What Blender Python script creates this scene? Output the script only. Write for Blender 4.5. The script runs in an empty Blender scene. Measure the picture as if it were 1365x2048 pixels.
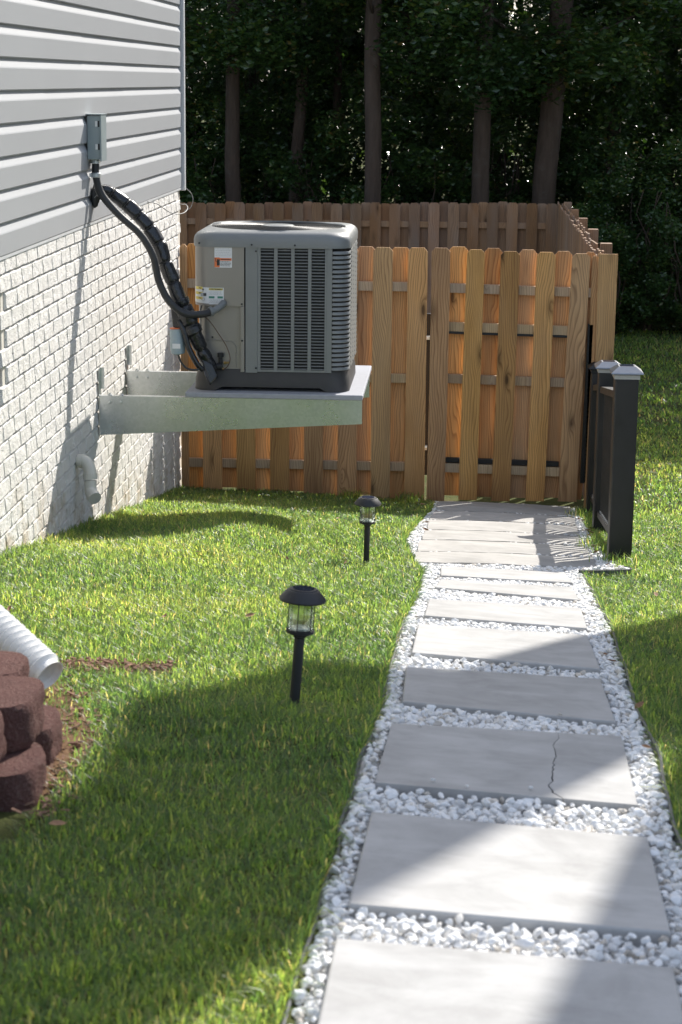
import bpy, bmesh, math, random
import numpy as np
from mathutils import Vector, Matrix, noise

random.seed(7); RNG = np.random.default_rng(7)
SC = bpy.context.scene
COL = SC.collection
R = math.radians

# ------------------------------------------------------------------ camera
cam_d = bpy.data.cameras.new('camera'); cam = bpy.data.objects.new('camera', cam_d); COL.objects.link(cam)
cam_d.sensor_fit = 'VERTICAL'; cam_d.sensor_height = 36.0; cam_d.sensor_width = 24.0; cam_d.lens = 70.0
cam_d.clip_start = 0.1; cam_d.clip_end = 2000
rt = Vector((0.99834222, 0.05673195, 0.00971019)).normalized()
fw = Vector((-0.05339246, 0.97583862, -0.21186844)).normalized()
up = rt.cross(fw).normalized(); rt = fw.cross(up).normalized()
cam.matrix_world = Matrix(((rt.x, up.x, -fw.x, 0), (rt.y, up.y, -fw.y, 0), (rt.z, up.z, -fw.z, 3.0), (0, 0, 0, 1)))
cam_d.dof.use_dof = True; cam_d.dof.focus_distance = 11.5; cam_d.dof.aperture_fstop = 9.0
SC.camera = cam

# ------------------------------------------------------------------ light
SUN = Vector((1.0, 2.1, 1.8)).normalized()
w = bpy.data.worlds.new('World'); SC.world = w; w.use_nodes = True
nt = w.node_tree; nt.nodes.clear()
out = nt.nodes.new('ShaderNodeOutputWorld'); bg = nt.nodes.new('ShaderNodeBackground'); sky = nt.nodes.new('ShaderNodeTexSky')
sky.sky_type = 'NISHITA'; sky.sun_disc = False
sky.sun_elevation = math.asin(SUN.z); sky.sun_rotation = math.atan2(SUN.x, SUN.y); sky.air_density = .75; sky.dust_density = 2.2; sky.ozone_density = .6
bg.inputs['Strength'].default_value = 0.125
# thin bright haze over the blue: half the sky light comes from an even white veil
veil = nt.nodes.new('ShaderNodeMix'); veil.data_type = 'RGBA'; veil.inputs[0].default_value = .5; veil.inputs[7].default_value = (2.45, 2.8, 3.4, 1)
nt.links.new(sky.outputs[0], veil.inputs[6]); nt.links.new(veil.outputs[2], bg.inputs[0]); nt.links.new(bg.outputs[0], out.inputs[0])
sd = bpy.data.lights.new('sun', 'SUN'); sd.energy = 3.3; sd.angle = R(0.42); sd.color = (1.0, 0.955, 0.885)
so = bpy.data.objects.new('sun', sd); COL.objects.link(so); so.rotation_euler = SUN.to_track_quat('Z', 'Y').to_euler()
SC.view_settings.view_transform = 'Standard'; SC.view_settings.look = 'None'
SC.view_settings.exposure = 1.18; SC.view_settings.gamma = 1.0; SC.view_settings.use_curve_mapping = False
SC.render.engine = 'CYCLES'
SC.cycles.max_bounces = 8; SC.cycles.transparent_max_bounces = 8

# ------------------------------------------------------------------ node helpers
class NT:
    def __init__(s, name):
        s.m = bpy.data.materials.new(name); s.m.use_nodes = True; s.t = s.m.node_tree; s.t.nodes.clear()
        s.out = s.t.nodes.new('ShaderNodeOutputMaterial')
        s.tc = s.t.nodes.new('ShaderNodeTexCoord'); s.obj = s.tc.outputs['Object']
    def n(s, typ, **kw):
        nd = s.t.nodes.new('ShaderNode' + typ)
        for k, v in kw.items():
            if k.startswith('p_'): setattr(nd, k[2:], v)
            else:
                key = int(k[1:]) if k[0] == 'i' and k[1:].isdigit() else k.replace('_', ' ')
                s.set(nd.inputs[key], v)
        return nd
    def set(s, inp, v):
        if isinstance(v, bpy.types.NodeSocket): s.t.links.new(v, inp)
        elif isinstance(v, bpy.types.Node): s.t.links.new(v.outputs[0], inp)
        else:
            if hasattr(inp.default_value, '__len__') and hasattr(v, '__len__') and len(inp.default_value) == 4 and len(v) == 3: v = (*v, 1)
            inp.default_value = v
    def math(s, op, a, b=0.0, clamp=False): return s.n('Math', p_operation=op, p_use_clamp=clamp, i0=a, i1=b).outputs[0]
    def mapping(s, vec, scale=(1, 1, 1), loc=(0, 0, 0), rot=(0, 0, 0)):
        return s.n('Mapping', Vector=vec, Scale=scale, Location=loc, Rotation=rot).outputs[0]
    def noise(s, vec, scale, detail=4, rough=.55, dist=0.0):
        return s.n('TexNoise', Vector=vec, Scale=scale, Detail=detail, Roughness=rough, Distortion=dist).outputs[0]
    def ramp(s, fac, stops, interp='LINEAR'):
        nd = s.n('ValToRGB', Fac=fac); cr = nd.color_ramp; cr.interpolation = interp
        while len(cr.elements) < len(stops): cr.elements.new(0.5)
        for e, (p, c) in zip(cr.elements, stops):
            e.position = p; e.color = (*c, 1) if hasattr(c, '__len__') else (c, c, c, 1)
        return nd.outputs[0]
    def mix(s, fac, a, b, blend='MIX'):
        nd = s.t.nodes.new('ShaderNodeMix'); nd.data_type = 'RGBA'; nd.blend_type = blend
        s.set(nd.inputs[0], fac); s.set(nd.inputs[6], a); s.set(nd.inputs[7], b); return nd.outputs[2]
    def bump(s, h, strength=.3, dist=.01, normal=None):
        nd = s.n('Bump', Strength=strength, Distance=dist, Height=h)
        if normal is not None: s.set(nd.inputs['Normal'], normal)
        return nd.outputs[0]
    def rnd(s): return s.n('ObjectInfo').outputs['Random']
    def rvec(s, k=37.0):
        r = s.rnd(); c = s.n('CombineXYZ', X=s.math('MULTIPLY', r, k), Y=s.math('MULTIPLY', r, k * 1.7), Z=s.math('MULTIPLY', r, k * .6))
        return s.n('VectorMath', p_operation='ADD', i0=s.obj, i1=c.outputs[0]).outputs[0]
    def bsdf(s, col, rough=.6, metal=0.0, normal=None, spec=.5, **kw):
        b = s.n('BsdfPrincipled'); s.set(b.inputs['Base Color'], col); s.set(b.inputs['Roughness'], rough); s.set(b.inputs['Metallic'], metal)
        s.set(b.inputs['Specular IOR Level'], spec)
        if normal is not None: s.set(b.inputs['Normal'], normal)
        for k, v in kw.items(): s.set(b.inputs[k.replace('_', ' ')], v)
        s.t.links.new(b.outputs[0], s.out.inputs[0]); return s.m

def plain(name, col, rough=.5, metal=0.0, vary=.12, scale=30, bump=.1, spec=.5):
    s = NT(name); f = s.noise(s.rvec(), scale, 5)
    c = s.mix(f, tuple(max(0, v * (1 - vary * 2)) for v in col), tuple(min(1, v * (1 + vary * 2)) for v in col))
    rr = s.math('ADD', s.math('MULTIPLY', f, .2), rough - .1)
    return s.bsdf(c, rr, metal, s.bump(s.noise(s.obj, scale * 3, 4), bump, .002), spec)

def wood_mat(name, light, dark, grey, greyf=.15):
    s = NT(name); v0 = s.rvec(23.0)
    # knots
    kn = s.n('TexVoronoi', Vector=s.mapping(v0, (7.0, 7.0, 2.1)), Scale=1.0, Randomness=1.0)
    kd = kn.outputs['Distance']
    knot = s.math('SUBTRACT', 1.0, s.math('DIVIDE', kd, .30), True)
    warp = s.noise(s.mapping(v0, (3.0, 3.0, .7)), 1.0, 3, .5)
    sx = s.n('SeparateXYZ', Vector=v0)
    xs = s.math('ADD', s.math('ADD', sx.outputs[0], sx.outputs[1]), s.math('MULTIPLY', warp, .30))
    xs = s.math('ADD', xs, s.math('MULTIPLY', s.math('POWER', knot, 2.0), .045))
    bands = s.math('FRACT', s.math('MULTIPLY', xs, 62.0))
    bandc = s.ramp(bands, [(0.0, .0), (.55, .25), (.86, 1.0), (1.0, .1)])
    fine = s.noise(s.mapping(v0, (160, 160, 5)), 1.0, 3, .6)
    big = s.noise(s.mapping(v0, (6, 6, .8)), 1.0, 4, .6)
    c = s.mix(s.math('MULTIPLY', bandc, .72), light, dark)
    c = s.mix(s.math('MULTIPLY', s.ramp(fine, [(.35, 0.0), (.7, 1.0)]), .28), c, dark)
    c = s.mix(s.math('MULTIPLY', s.ramp(big, [(.42, 0.0), (.72, 1.0)]), .45), c, tuple(d * .75 for d in dark))
    c = s.mix(s.math('MULTIPLY', s.ramp(s.noise(s.mapping(v0, (5, 5, 1.5), (3, 3, 3)), 1.0, 3), [(.45, 0.0), (.75, 1.0)]), greyf * 2), c, grey)
    core = s.ramp(kd, [(0.0, 1.0), (.06, 1.0), (.10, .55), (.17, .25), (.26, 0.0)])
    keep = s.ramp(s.n('SeparateColor', Color=kn.outputs['Color']).outputs[0], [(.30, 0.0), (.35, 1.0)])
    c = s.mix(s.math('MULTIPLY', s.math('MULTIPLY', core, keep), .85), c, (.055, .028, .014))
    zz_ = s.n('MapRange', Value=s.n('SeparateXYZ', Vector=s.obj).outputs[2], i1=.30, i2=.0, i3=0.0, i4=1.0); zz_.clamp = True
    c = s.mix(s.math('MULTIPLY', zz_.outputs[0], s.math('MULTIPLY', big, .9)), c, tuple(d * .7 for d in dark))
    # foot of the board: damp and dirty; board to board tint
    r = s.rnd()
    hsv = s.n('HueSaturation', Hue=s.math('ADD', .494, s.math('MULTIPLY', r, .010)), Saturation=s.math('ADD', .90, s.math('MULTIPLY', s.math('FRACT', s.math('MULTIPLY', r, 7.3)), .22)),
              Value=s.math('ADD', .78, s.math('MULTIPLY', s.math('FRACT', s.math('MULTIPLY', r, 13.7)), .42)), Color=c)
    h = s.math('ADD', s.math('MULTIPLY', bandc, .6), fine)
    return s.bsdf(hsv.outputs[0], .72, 0, s.bump(h, .35, .0012), .3)

M = {}
M['wood'] = wood_mat('pine_board', (.74, .445, .20), (.25, .12, .046), (.44, .33, .22), .12)
M['wood_old'] = wood_mat('weathered_board', (.34, .20, .11), (.16, .09, .048), (.26, .22, .19), .25)
M['rail'] = wood_mat('rail_wood', (.60, .45, .29), (.28, .18, .10), (.36, .32, .27), .3)

def m_brick():
    s = NT('painted_brick'); v = s.rvec(11.0)
    f = s.noise(v, 26, 6, .7); vor = s.n('TexVoronoi', Vector=v, Scale=80.0).outputs['Distance']
    pit = s.ramp(vor, [(0.0, 1.0), (.28, 0.0)])
    c = s.mix(f, (.74, .715, .67), (.81, .79, .75))
    w_ = s.tc.outputs['Object']; geo = s.n('NewGeometry'); sp = s.n('SeparateXYZ', Vector=geo.outputs['Position'])
    # splash-back dirt just above the soil line
    low = s.n('MapRange', Value=s.math('ADD', sp.outputs[2], s.math('MULTIPLY', sp.outputs[1], .158)), i1=2.66, i2=2.33, i3=0.0, i4=1.0)
    low.clamp = True
    dn = s.ramp(s.noise(geo.outputs['Position'], 5.0, 5, .65), [(.46, 0.0), (.64, 1.0)])
    c = s.mix(s.math('MULTIPLY', s.math('MULTIPLY', low.outputs[0], dn), .7), c, (.42, .31, .17))
    st = s.ramp(s.noise(s.mapping(geo.outputs['Position'], (3, 3, .9)), 2.2, 5, .7), [(.56, 0.0), (.74, 1.0)])
    c = s.mix(s.math('MULTIPLY', st, .35), c, (.50, .45, .36))
    c = s.mix(s.math('MULTIPLY', pit, .30), c, (.4, .36, .3))
    h = s.math('SUBTRACT', s.math('MULTIPLY', f, 1.2), pit)
    return s.bsdf(c, .85, 0, s.bump(h, 1.0, .012), .2)
M['brick'] = m_brick()
M['mortar'] = plain('mortar', (.66, .62, .545), .9, 0, .2, 14, .5, .2)

def m_siding():
    s = NT('vinyl_siding'); gp = s.n('NewGeometry').outputs['Position']
    f = s.noise(s.mapping(gp, (2, 1.1, 2)), 1.2, 4)
    c = s.mix(f, (.41, .42, .43), (.45, .46, .47))
    g = s.noise(s.mapping(gp, (60, 4, 160)), 1.0, 4)
    d = s.ramp(s.noise(s.mapping(gp, (5, 1.0, 9)), 1.0, 5, .7), [(.55, 0.0), (.8, 1.0)])
    c = s.mix(s.math('MULTIPLY', d, .22), c, (.42, .43, .42))
    return s.bsdf(c, .42, 0, s.bump(g, .10, .001), .4)
M['siding'] = m_siding()
M['trim'] = plain('trim_vinyl', (.62, .63, .63), .4, 0, .04, 12, .04)

def m_concrete(name, a, b, rough=.85, bumpy=.25):
    s = NT(name); v = s.rvec(9.0)
    f = s.ramp(s.noise(v, 3.0, 7, .62), [(.3, 0.0), (.7, 1.0)]); g = s.noise(v, 220, 4, .7); st = s.ramp(s.noise(v, 5.5, 6, .65, .6), [(.42, 0.0), (.66, 1.0)])
    c = s.mix(f, a, b); c = s.mix(s.math('MULTIPLY', st, .45), c, tuple(x * .68 for x in a))
    bl = s.ramp(s.noise(s.mapping(v, (1.6, 4.5, 1)), 2.0, 5, .6), [(.5, 0.0), (.72, 1.0)])
    c = s.mix(s.math('MULTIPLY', bl, .6), c, tuple(min(1, x * 1.12) for x in b))
    c = s.mix(s.math('MULTIPLY', s.ramp(g, [(.60, 0.0), (.78, 1.0)]), .22), c, (.3, .28, .25))
    pit = s.ramp(s.n('TexVoronoi', Vector=v, Scale=55.0).outputs['Distance'], [(.0, 1.0), (.11, 0.0)])
    c = s.mix(s.math('MULTIPLY', pit, .45), c, (.25, .23, .21))
    h = s.math('SUBTRACT', s.math('ADD', s.math('MULTIPLY', g, .4), f), pit)
    return s.bsdf(c, rough, 0, s.bump(h, bumpy, .003), .25)
M['paver'] = m_concrete('paver_concrete', (.365, .358, .345), (.45, .445, .435))
M['step'] = m_concrete('step_concrete', (.375, .362, .338), (.455, .44, .415), .9, .7)
M['pebble'] = None
def m_pebble():
    s = NT('white_marble_chips'); a = s.n('Attribute', p_attribute_name='tone')
    r = s.math('FRACT', s.math('ADD', s.rnd(), a.outputs['Fac']))
    c = s.ramp(r, [(0.0, (.60, .60, .60)), (.25, (.74, .735, .72)), (.6, (.80, .80, .79)), (.90, (.84, .84, .83)), (.95, (.62, .57, .50)), (1.0, (.42, .38, .33))])
    v = s.rvec(5.0); f = s.noise(v, 60, 4)
    c = s.mix(s.math('MULTIPLY', s.ramp(f, [(.5, 0.0), (.8, 1.0)]), .3), c, (.55, .55, .56))
    return s.bsdf(c, .6, 0, s.bump(s.noise(v, 130, 4), .25, .003), .35)
M['pebble'] = m_pebble()
M['edging'] = plain('edging_plastic', (.13, .13, .13), .45, 0, .15, 20, .1)
M['soil'] = None
def m_ground():
    s = NT('lawn_soil'); gp = s.n('NewGeometry').outputs['Position']
    f = s.noise(gp, 9, 6, .65); c = s.mix(f, (.045, .06, .018), (.11, .115, .04))
    c = s.mix(s.ramp(s.noise(gp, 2.2, 5), [(.52, 0.0), (.72, 1.0)]), c, (.14, .115, .06))
    return s.bsdf(c, .95, 0, s.bump(s.noise(gp, 60, 5), .8, .02), .1)
M['soil'] = m_ground()
def m_soilbare():
    s = NT('clay_soil'); gp = s.n('NewGeometry').outputs['Position']
    c = s.mix(s.noise(gp, 40, 6, .7), (.07, .04, .022), (.22, .13, .075)); return s.bsdf(c, .95, 0, s.bump(s.noise(gp, 90, 5), .8, .01), .1)
M['clay'] = m_soilbare()
def m_blade(name, stops, rough=.45, tr=.35, trcol=None):
    s = NT(name); a = s.n('Attribute', p_attribute_name='tone').outputs['Fac']
    c = s.ramp(a, stops)
    b = s.n('BsdfPrincipled'); s.set(b.inputs['Base Color'], c); b.inputs['Roughness'].default_value = rough; b.inputs['Specular IOR Level'].default_value = .8
    t = s.n('BsdfTranslucent', Color=s.mix(1.0, c, trcol or (1.25, 1.3, .55), 'MULTIPLY'))
    mx = s.n('MixShader', Fac=tr, i1=b.outputs[0], i2=t.outputs[0]); s.t.links.new(mx.outputs[0], s.out.inputs[0]); return s.m
M['grass'] = m_blade('grass_blade', [(0.0, (.021, .050, .027)), (.3, (.044, .084, .034)), (.62, (.086, .128, .040)), (.86, (.165, .192, .085)), (.93, (.15, .16, .10)), (1.0, (.19, .16, .11))], .40, .60, (7.4, 6.5, 3.1))
M['leaf'] = m_blade('tree_leaf', [(0.0, (.026, .055, .022)), (.4, (.046, .098, .032)), (.8, (.078, .14, .036)), (.94, (.14, .19, .04)), (1.0, (.18, .14, .05))], .28, .40)
def m_bark():
    s = NT('bark'); v = s.rvec(3.0); f = s.noise(s.mapping(v, (16, 16, 2.6)), 1.0, 6, .7)
    lich = s.ramp(s.noise(v, 5, 5, .7), [(.56, 0.0), (.7, 1.0)])
    c = s.mix(f, (.03, .023, .018), (.135, .10, .078)); c = s.mix(s.math('MULTIPLY', lich, .4), c, (.12, .12, .105))
    return s.bsdf(c, .9, 0, s.bump(f, 1.0, .03), .2)
M['bark'] = m_bark()
def m_galv():
    s = NT('galvanised_steel'); v = s.n('TexVoronoi', Vector=s.obj, Scale=70.0).outputs['Color']
    f = s.n('SeparateColor', Color=v).outputs[0]; c = s.mix(f, (.60, .63, .63), (.68, .70, .71))
    g = s.noise(s.obj, 5, 5); c = s.mix(s.math('MULTIPLY', s.ramp(s.noise(s.obj, 60, 5), [(.68, 0.0), (.74, 1.0)]), .25), c, (.35, .35, .35))
    return s.bsdf(c, s.math('ADD', .20, s.math('MULTIPLY', g, .18)), .82, s.bump(s.noise(s.obj, 5, 2), .06, .004), .5)
M['galv'] = m_galv()
M['ac'] = plain('ac_casing_paint', (.225, .235, .232), .42, .12, .05, 6, .05)
M['ac_panel'] = plain('ac_panel_metal', (.30, .283, .255), .38, .25, .06, 4, .06)
M['louver'] = plain('ac_louver_paint', (.15, .155, .148), .45, .1, .06, 8, .04)
M['coil'] = None
def m_coil():
    s = NT('condenser_coil'); z = s.n('SeparateXYZ', Vector=s.obj).outputs[2]
    b = s.math('FRACT', s.math('MULTIPLY', z, 90.0)); c = s.mix(b, (.012, .012, .012), (.045, .045, .045)); return s.bsdf(c, .6, .3)
M['coil'] = m_coil()
M['black_metal'] = plain('black_metal', (.018, .019, .02), .42, .2, .2, 20, .08)
M['black_plastic'] = plain('black_plastic', (.022, .022, .024), .5, 0, .2, 15, .1)
M['base_pan'] = plain('base_pan', (.045, .043, .042), .55, 0, .2, 8, .15)
M['wrap'] = plain('black_tape_wrap', (.014, .015, .018), .26, 0, .2, 14, .3, .6)
M['wrap_dark'] = plain('corrugated_conduit', (.035, .035, .036), .5, 0, .2, 30, .1)
M['copper'] = plain('brown_wire', (.10, .05, .03), .5, 0, .1)
M['greywire'] = plain('grey_wire', (.30, .29, .28), .5, 0, .1)
M['pad'] = plain('equipment_pad', (.36, .37, .40), .8, 0, .08, 30, .3, .3)
M['box_grey'] = plain('box_enamel', (.30, .35, .355), .4, .1, .05, 10, .05)
M['elbow_grey'] = plain('elbow_grey', (.20, .21, .21), .45, 0, .05, 10, .05)
M['can_grey'] = plain('canister_grey', (.34, .42, .46), .45, 0, .05, 10, .05)
M['pvc'] = plain('pvc', (.70, .66, .56), .42, 0, .06, 14, .08)
M['pipe'] = plain('white_corrugated', (.86, .85, .82), .5, 0, .05, 14, .05)
M['white'] = plain('label_white', (.78, .79, .79), .45, 0, .02)
M['orange'] = plain('label_orange', (.80, .20, .06), .45, 0, .02)
M['yellow'] = plain('label_yellow', (.80, .66, .16), .45, 0, .02)
M['green'] = plain('label_green', (.06, .26, .18), .45, 0, .02)
M['ink'] = plain('label_ink', (.06, .06, .06), .5, 0, .02)
M['ink_lt'] = plain('label_ink_light', (.42, .43, .44), .5, 0, .02)
M['brass'] = plain('brass', (.55, .38, .16), .35, .9, .08)
M['composite'] = plain('black_composite', (.026, .024, .022), .42, 0, .15, 12, .1)
def m_cap():
    s = NT('pewter_cap'); f = s.noise(s.obj, 30, 4); return s.bsdf(s.mix(f, (.26, .27, .29), (.36, .37, .39)), .35, .85)
M['cap'] = m_cap()
M['solar'] = plain('solar_panel', (.02, .025, .05), .18, 0, .1)
M['cap_glass'] = plain('frosted_ring', (.45, .44, .41), .35, 0, .04)
def m_redblock():
    s = NT('red_block'); v = s.rvec(4.0); f = s.noise(v, 14, 6, .7); g = s.noise(v, 120, 4, .7)
    c = s.mix(f, (.075, .038, .034), (.20, .105, .09)); c = s.mix(s.math('MULTIPLY', s.ramp(g, [(.52, 0.0), (.72, 1.0)]), .5), c, (.32, .24, .21))
    return s.bsdf(c, .95, 0, s.bump(s.math('ADD', f, g), 1.0, .014), .15)
M['redblock'] = m_redblock()
def m_glass():
    s = NT('lamp_glass'); g = s.n('BsdfGlass', Color=(.96, .99, .96), Roughness=.02, IOR=1.3); t = s.n('BsdfTransparent', Color=(.93, .96, .92))
    mx = s.n('MixShader', Fac=.62, i1=g.outputs[0], i2=t.outputs[0]); s.t.links.new(mx.outputs[0], s.out.inputs[0]); return s.m
M['glass'] = m_glass()
M['mulch'] = plain('wood_mulch', (.25, .15, .105), .9, 0, .35, 20, .4, .1)
M['pane'] = plain('dark_pane', (.10, .11, .12), .15, 0, .05)

# ------------------------------------------------------------------ mesh helpers
WL = {}
def link(name, me, mat=None, parent=None, loc=(0, 0, 0)):
    o = bpy.data.objects.new(name, me); COL.objects.link(o); o.location = loc
    if mat is not None and not me.materials: me.materials.append(M[mat] if isinstance(mat, str) else mat)
    if parent is not None:
        o.parent = parent; o.matrix_parent_inverse = Matrix.Translation(-Vector(WL.get(parent.name, (0, 0, 0))))
    return o
def tag(o, label=None, cat=None, group=None, kind=None):
    if label: o['label'] = label
    if cat: o['category'] = cat
    if group: o['group'] = group
    if kind: o['kind'] = kind
    return o
def empty(name, loc, label, cat, group=None):
    o = bpy.data.objects.new(name, None); COL.objects.link(o); o.location = loc; o.empty_display_size = .1
    WL[o.name] = tuple(loc); return tag(o, label, cat, group)
class MB:
    def __init__(s): s.v = []; s.f = []
    def add(s, vs, fs):
        b = len(s.v); s.v += [tuple(v) for v in vs]; s.f += [tuple(i + b for i in f) for f in fs]; return s
    def box(s, x0, x1, y0, y1, z0, z1):
        return s.add([(x0, y0, z0), (x1, y0, z0), (x1, y1, z0), (x0, y1, z0), (x0, y0, z1), (x1, y0, z1), (x1, y1, z1), (x0, y1, z1)],
                     [(0, 3, 2, 1), (4, 5, 6, 7), (0, 1, 5, 4), (1, 2, 6, 5), (2, 3, 7, 6), (3, 0, 4, 7)])
    def tube(s, pts, rad, n=10, closed=False, caps=True):
        pts = [Vector(p) for p in pts]; k = len(pts); rings = []; prev = None
        for i, p in enumerate(pts):
            a = pts[(i - 1) % k] if (closed or i > 0) else p; b = pts[(i + 1) % k] if (closed or i < k - 1) else p
            t = (b - a).normalized()
            if prev is None: u = t.orthogonal().normalized()
            else: u = (prev - t * prev.dot(t)); u = u.normalized() if u.length > 1e-6 else t.orthogonal().normalized()
            prev = u; vv = t.cross(u); r = rad[i] if hasattr(rad, '__len__') else rad
            rings.append([p + (u * math.cos(2 * math.pi * j / n) + vv * math.sin(2 * math.pi * j / n)) * r for j in range(n)])
        base = len(s.v)
        for rg in rings: s.v += [tuple(q) for q in rg]
        for i in range(k if closed else k - 1):
            for j in range(n):
                a = base + i * n + j; b = base + i * n + (j + 1) % n; i2 = (i + 1) % k
                s.f.append((a, b, base + i2 * n + (j + 1) % n, base + i2 * n + j))
        if caps and not closed:
            s.f.append(tuple(base + j for j in range(n))[::-1]); s.f.append(tuple(base + (k - 1) * n + j for j in range(n)))
        return s
    def lathe(s, c, prof, n=24, axis=(0, 0, 1), capa=True, capb=True):
        c = Vector(c); t = Vector(axis).normalized(); u = t.orthogonal().normalized(); vv = t.cross(u); base = len(s.v)
        for r, h in prof:
            for j in range(n):
                a = 2 * math.pi * j / n; s.v.append(tuple(c + t * h + (u * math.cos(a) + vv * math.sin(a)) * r))
        for i in range(len(prof) - 1):
            for j in range(n):
                s.f.append((base + i * n + j, base + i * n + (j + 1) % n, base + (i + 1) * n + (j + 1) % n, base + (i + 1) * n + j))
        if capa: s.f.append(tuple(base + j for j in range(n))[::-1])
        if capb: s.f.append(tuple(base + (len(prof) - 1) * n + j for j in range(n)))
        return s
    def prism(s, outline, vec):
        k = len(outline); vec = Vector(vec); a = [Vector(p) for p in outline]; b = [p + vec for p in a]
        return s.add(a + b, [tuple(range(k))[::-1], tuple(range(k, 2 * k))] + [(i, (i + 1) % k, k + (i + 1) % k, k + i) for i in range(k)])
    def mesh(s, name, smooth=False):
        me = bpy.data.meshes.new(name); me.from_pydata(s.v, [], s.f); me.validate()
        bm = bmesh.new(); bm.from_mesh(me); bmesh.ops.recalc_face_normals(bm, faces=bm.faces); bm.to_mesh(me); bm.free()
        if smooth: me.polygons.foreach_set('use_smooth', [True] * len(me.polygons))
        return me
    def obj(s, name, mat, parent=None, loc=(0, 0, 0), smooth=False, bevel=0, seg=2):
        o = link(name, s.mesh(name, smooth), mat, parent, loc)
        if bevel:
            m = o.modifiers.new('bevel', 'BEVEL'); m.width = bevel; m.segments = seg; m.limit_method = 'ANGLE'; m.angle_limit = R(35)
        return o
def smooth_angle(o, deg=40):
    me = o.data; me.polygons.foreach_set('use_smooth', [True] * len(me.polygons))
    try: me.set_sharp_from_angle(angle=R(deg))
    except Exception: pass
    return o
def fast_mesh(name, verts, faces, tone=None, flat=False):
    """verts (n,3) and faces (m,k) numpy -> mesh, quick; tone per vertex"""
    me = bpy.data.meshes.new(name); nf, k = faces.shape
    me.vertices.add(len(verts)); me.vertices.foreach_set('co', verts.astype(np.float32).ravel())
    me.loops.add(nf * k); me.loops.foreach_set('vertex_index', faces.astype(np.int32).ravel())
    me.polygons.add(nf); me.polygons.foreach_set('loop_start', np.arange(0, nf * k, k, dtype=np.int32))
    try: me.polygons.foreach_set('loop_total', np.full(nf, k, dtype=np.int32))
    except Exception: pass
    me.update(calc_edges=True)
    if flat: me.polygons.foreach_set('use_smooth', [False] * nf)
    if tone is not None:
        a = me.attributes.new('tone', 'FLOAT', 'POINT'); a.data.foreach_set('value', tone.astype(np.float32))
    return me

# ------------------------------------------------------------------ terrain
PY = [-5, 3.37, 3.52, 4.18, 4.41, 5.06, 5.45, 6.03, 6.17, 6.95, 7.27, 7.7, 8.11, 8.84, 9.49, 14.3, 18, 25, 60]
PZ = [1.9, 1.46, 1.457, 1.393, 1.378, 1.322, 1.25, 1.19, 1.18, 1.076, 1.02, .965, .9, .785, .674, .0, -.15, -.25, -.25]
_yy = np.linspace(-5, 60, 2601); _zz = np.interp(_yy, PY, PZ); _k = np.exp(-np.linspace(-2, 2, 33) ** 2); _k /= _k.sum()
_zs = np.convolve(np.pad(_zz, 16, mode='edge'), _k, 'valid')
def gz(x, y):
    z = np.interp(y, _yy, _zs); c = np.interp(y, [9, 14.3, 25], [.055, .035, .0])
    return z + c * np.clip(.15 - x, -2, 2.5)
def lawn(x, y):
    b = .10 * np.exp(-((x + 1.15) / .42) ** 2 - ((y - 10.2) / 1.5) ** 2)
    return gz(x, y) - .025 + b + .008 * np.sin(x * 5.1 + y * 2.3) * np.sin(y * 3.7)
G = lambda x, y: float(gz(x, y))

EL = [(-.27, 2.2), (-.254, 2.974), (-.241, 3.226), (-.231, 3.468), (-.233, 3.634), (-.218, 3.914), (-.225, 4.1), (-.205, 4.347), (-.203, 4.717), (-.182, 5.074), (-.17, 5.435), (-.175, 5.91), (-.163, 6.594), (-.149, 7.268), (-.116, 7.867), (-.113, 8.66), (-.105, 9.10)]
GL = [(-.105, 9.10), (-.175, 9.91), (-.235, 10.9), (-.20, 11.82), (-.15, 12.68), (-.11, 13.4), (-.10, 14.2)]
ER = [(.50, 2.2), (.52, 3.2), (.533, 4.09), (.532, 4.318), (.559, 4.974), (.573, 5.449), (.58, 5.976), (.603, 6.651), (.637, 7.449), (.644, 8.242), (.679, 9.53), (.678, 9.70)]
GR = [(.678, 9.70), (.90, 9.95), (.90, 10.5), (.87, 11.5), (.90, 12.5), (.93, 14.2)]
def xl(y): return np.interp(y, [p[1] for p in EL + GL], [p[0] for p in EL + GL])
def xr(y): return np.interp(y, [p[1] for p in ER + GR[1:]], [p[0] for p in ER + GR[1:]])

def build_ground():
    xs = np.concatenate([np.linspace(-60, -6, 12)[:-1], np.linspace(-6, 6, 97), np.linspace(6, 60, 12)[1:]])
    ys = np.concatenate([np.linspace(-40, 0, 10)[:-1], np.linspace(0, 30, 181), np.linspace(30, 600, 20)[1:]])
    X, Y = np.meshgrid(xs, ys); Z = lawn(X, Y)
    inside = (X > xl(Y) + .02) & (X < xr(Y) - .02) & (Y > 2.0) & (Y < 14.3); Z = np.where(inside, Z - .05, Z)
    v = np.stack([X, Y, Z], -1).reshape(-1, 3); nx, ny = len(xs), len(ys)
    i = np.arange(nx - 1)[None, :] + np.arange(ny - 1)[:, None] * nx; i = i.ravel()
    me = fast_mesh('lawn_ground', v, np.stack([i, i + 1, i + nx + 1, i + nx], -1)); me.polygons.foreach_set('use_smooth', [True] * len(me.polygons))
    tag(link('ground', me, 'soil'), kind='structure', label='sloping lawn ground running down past the path to the woods')
build_ground()

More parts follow.
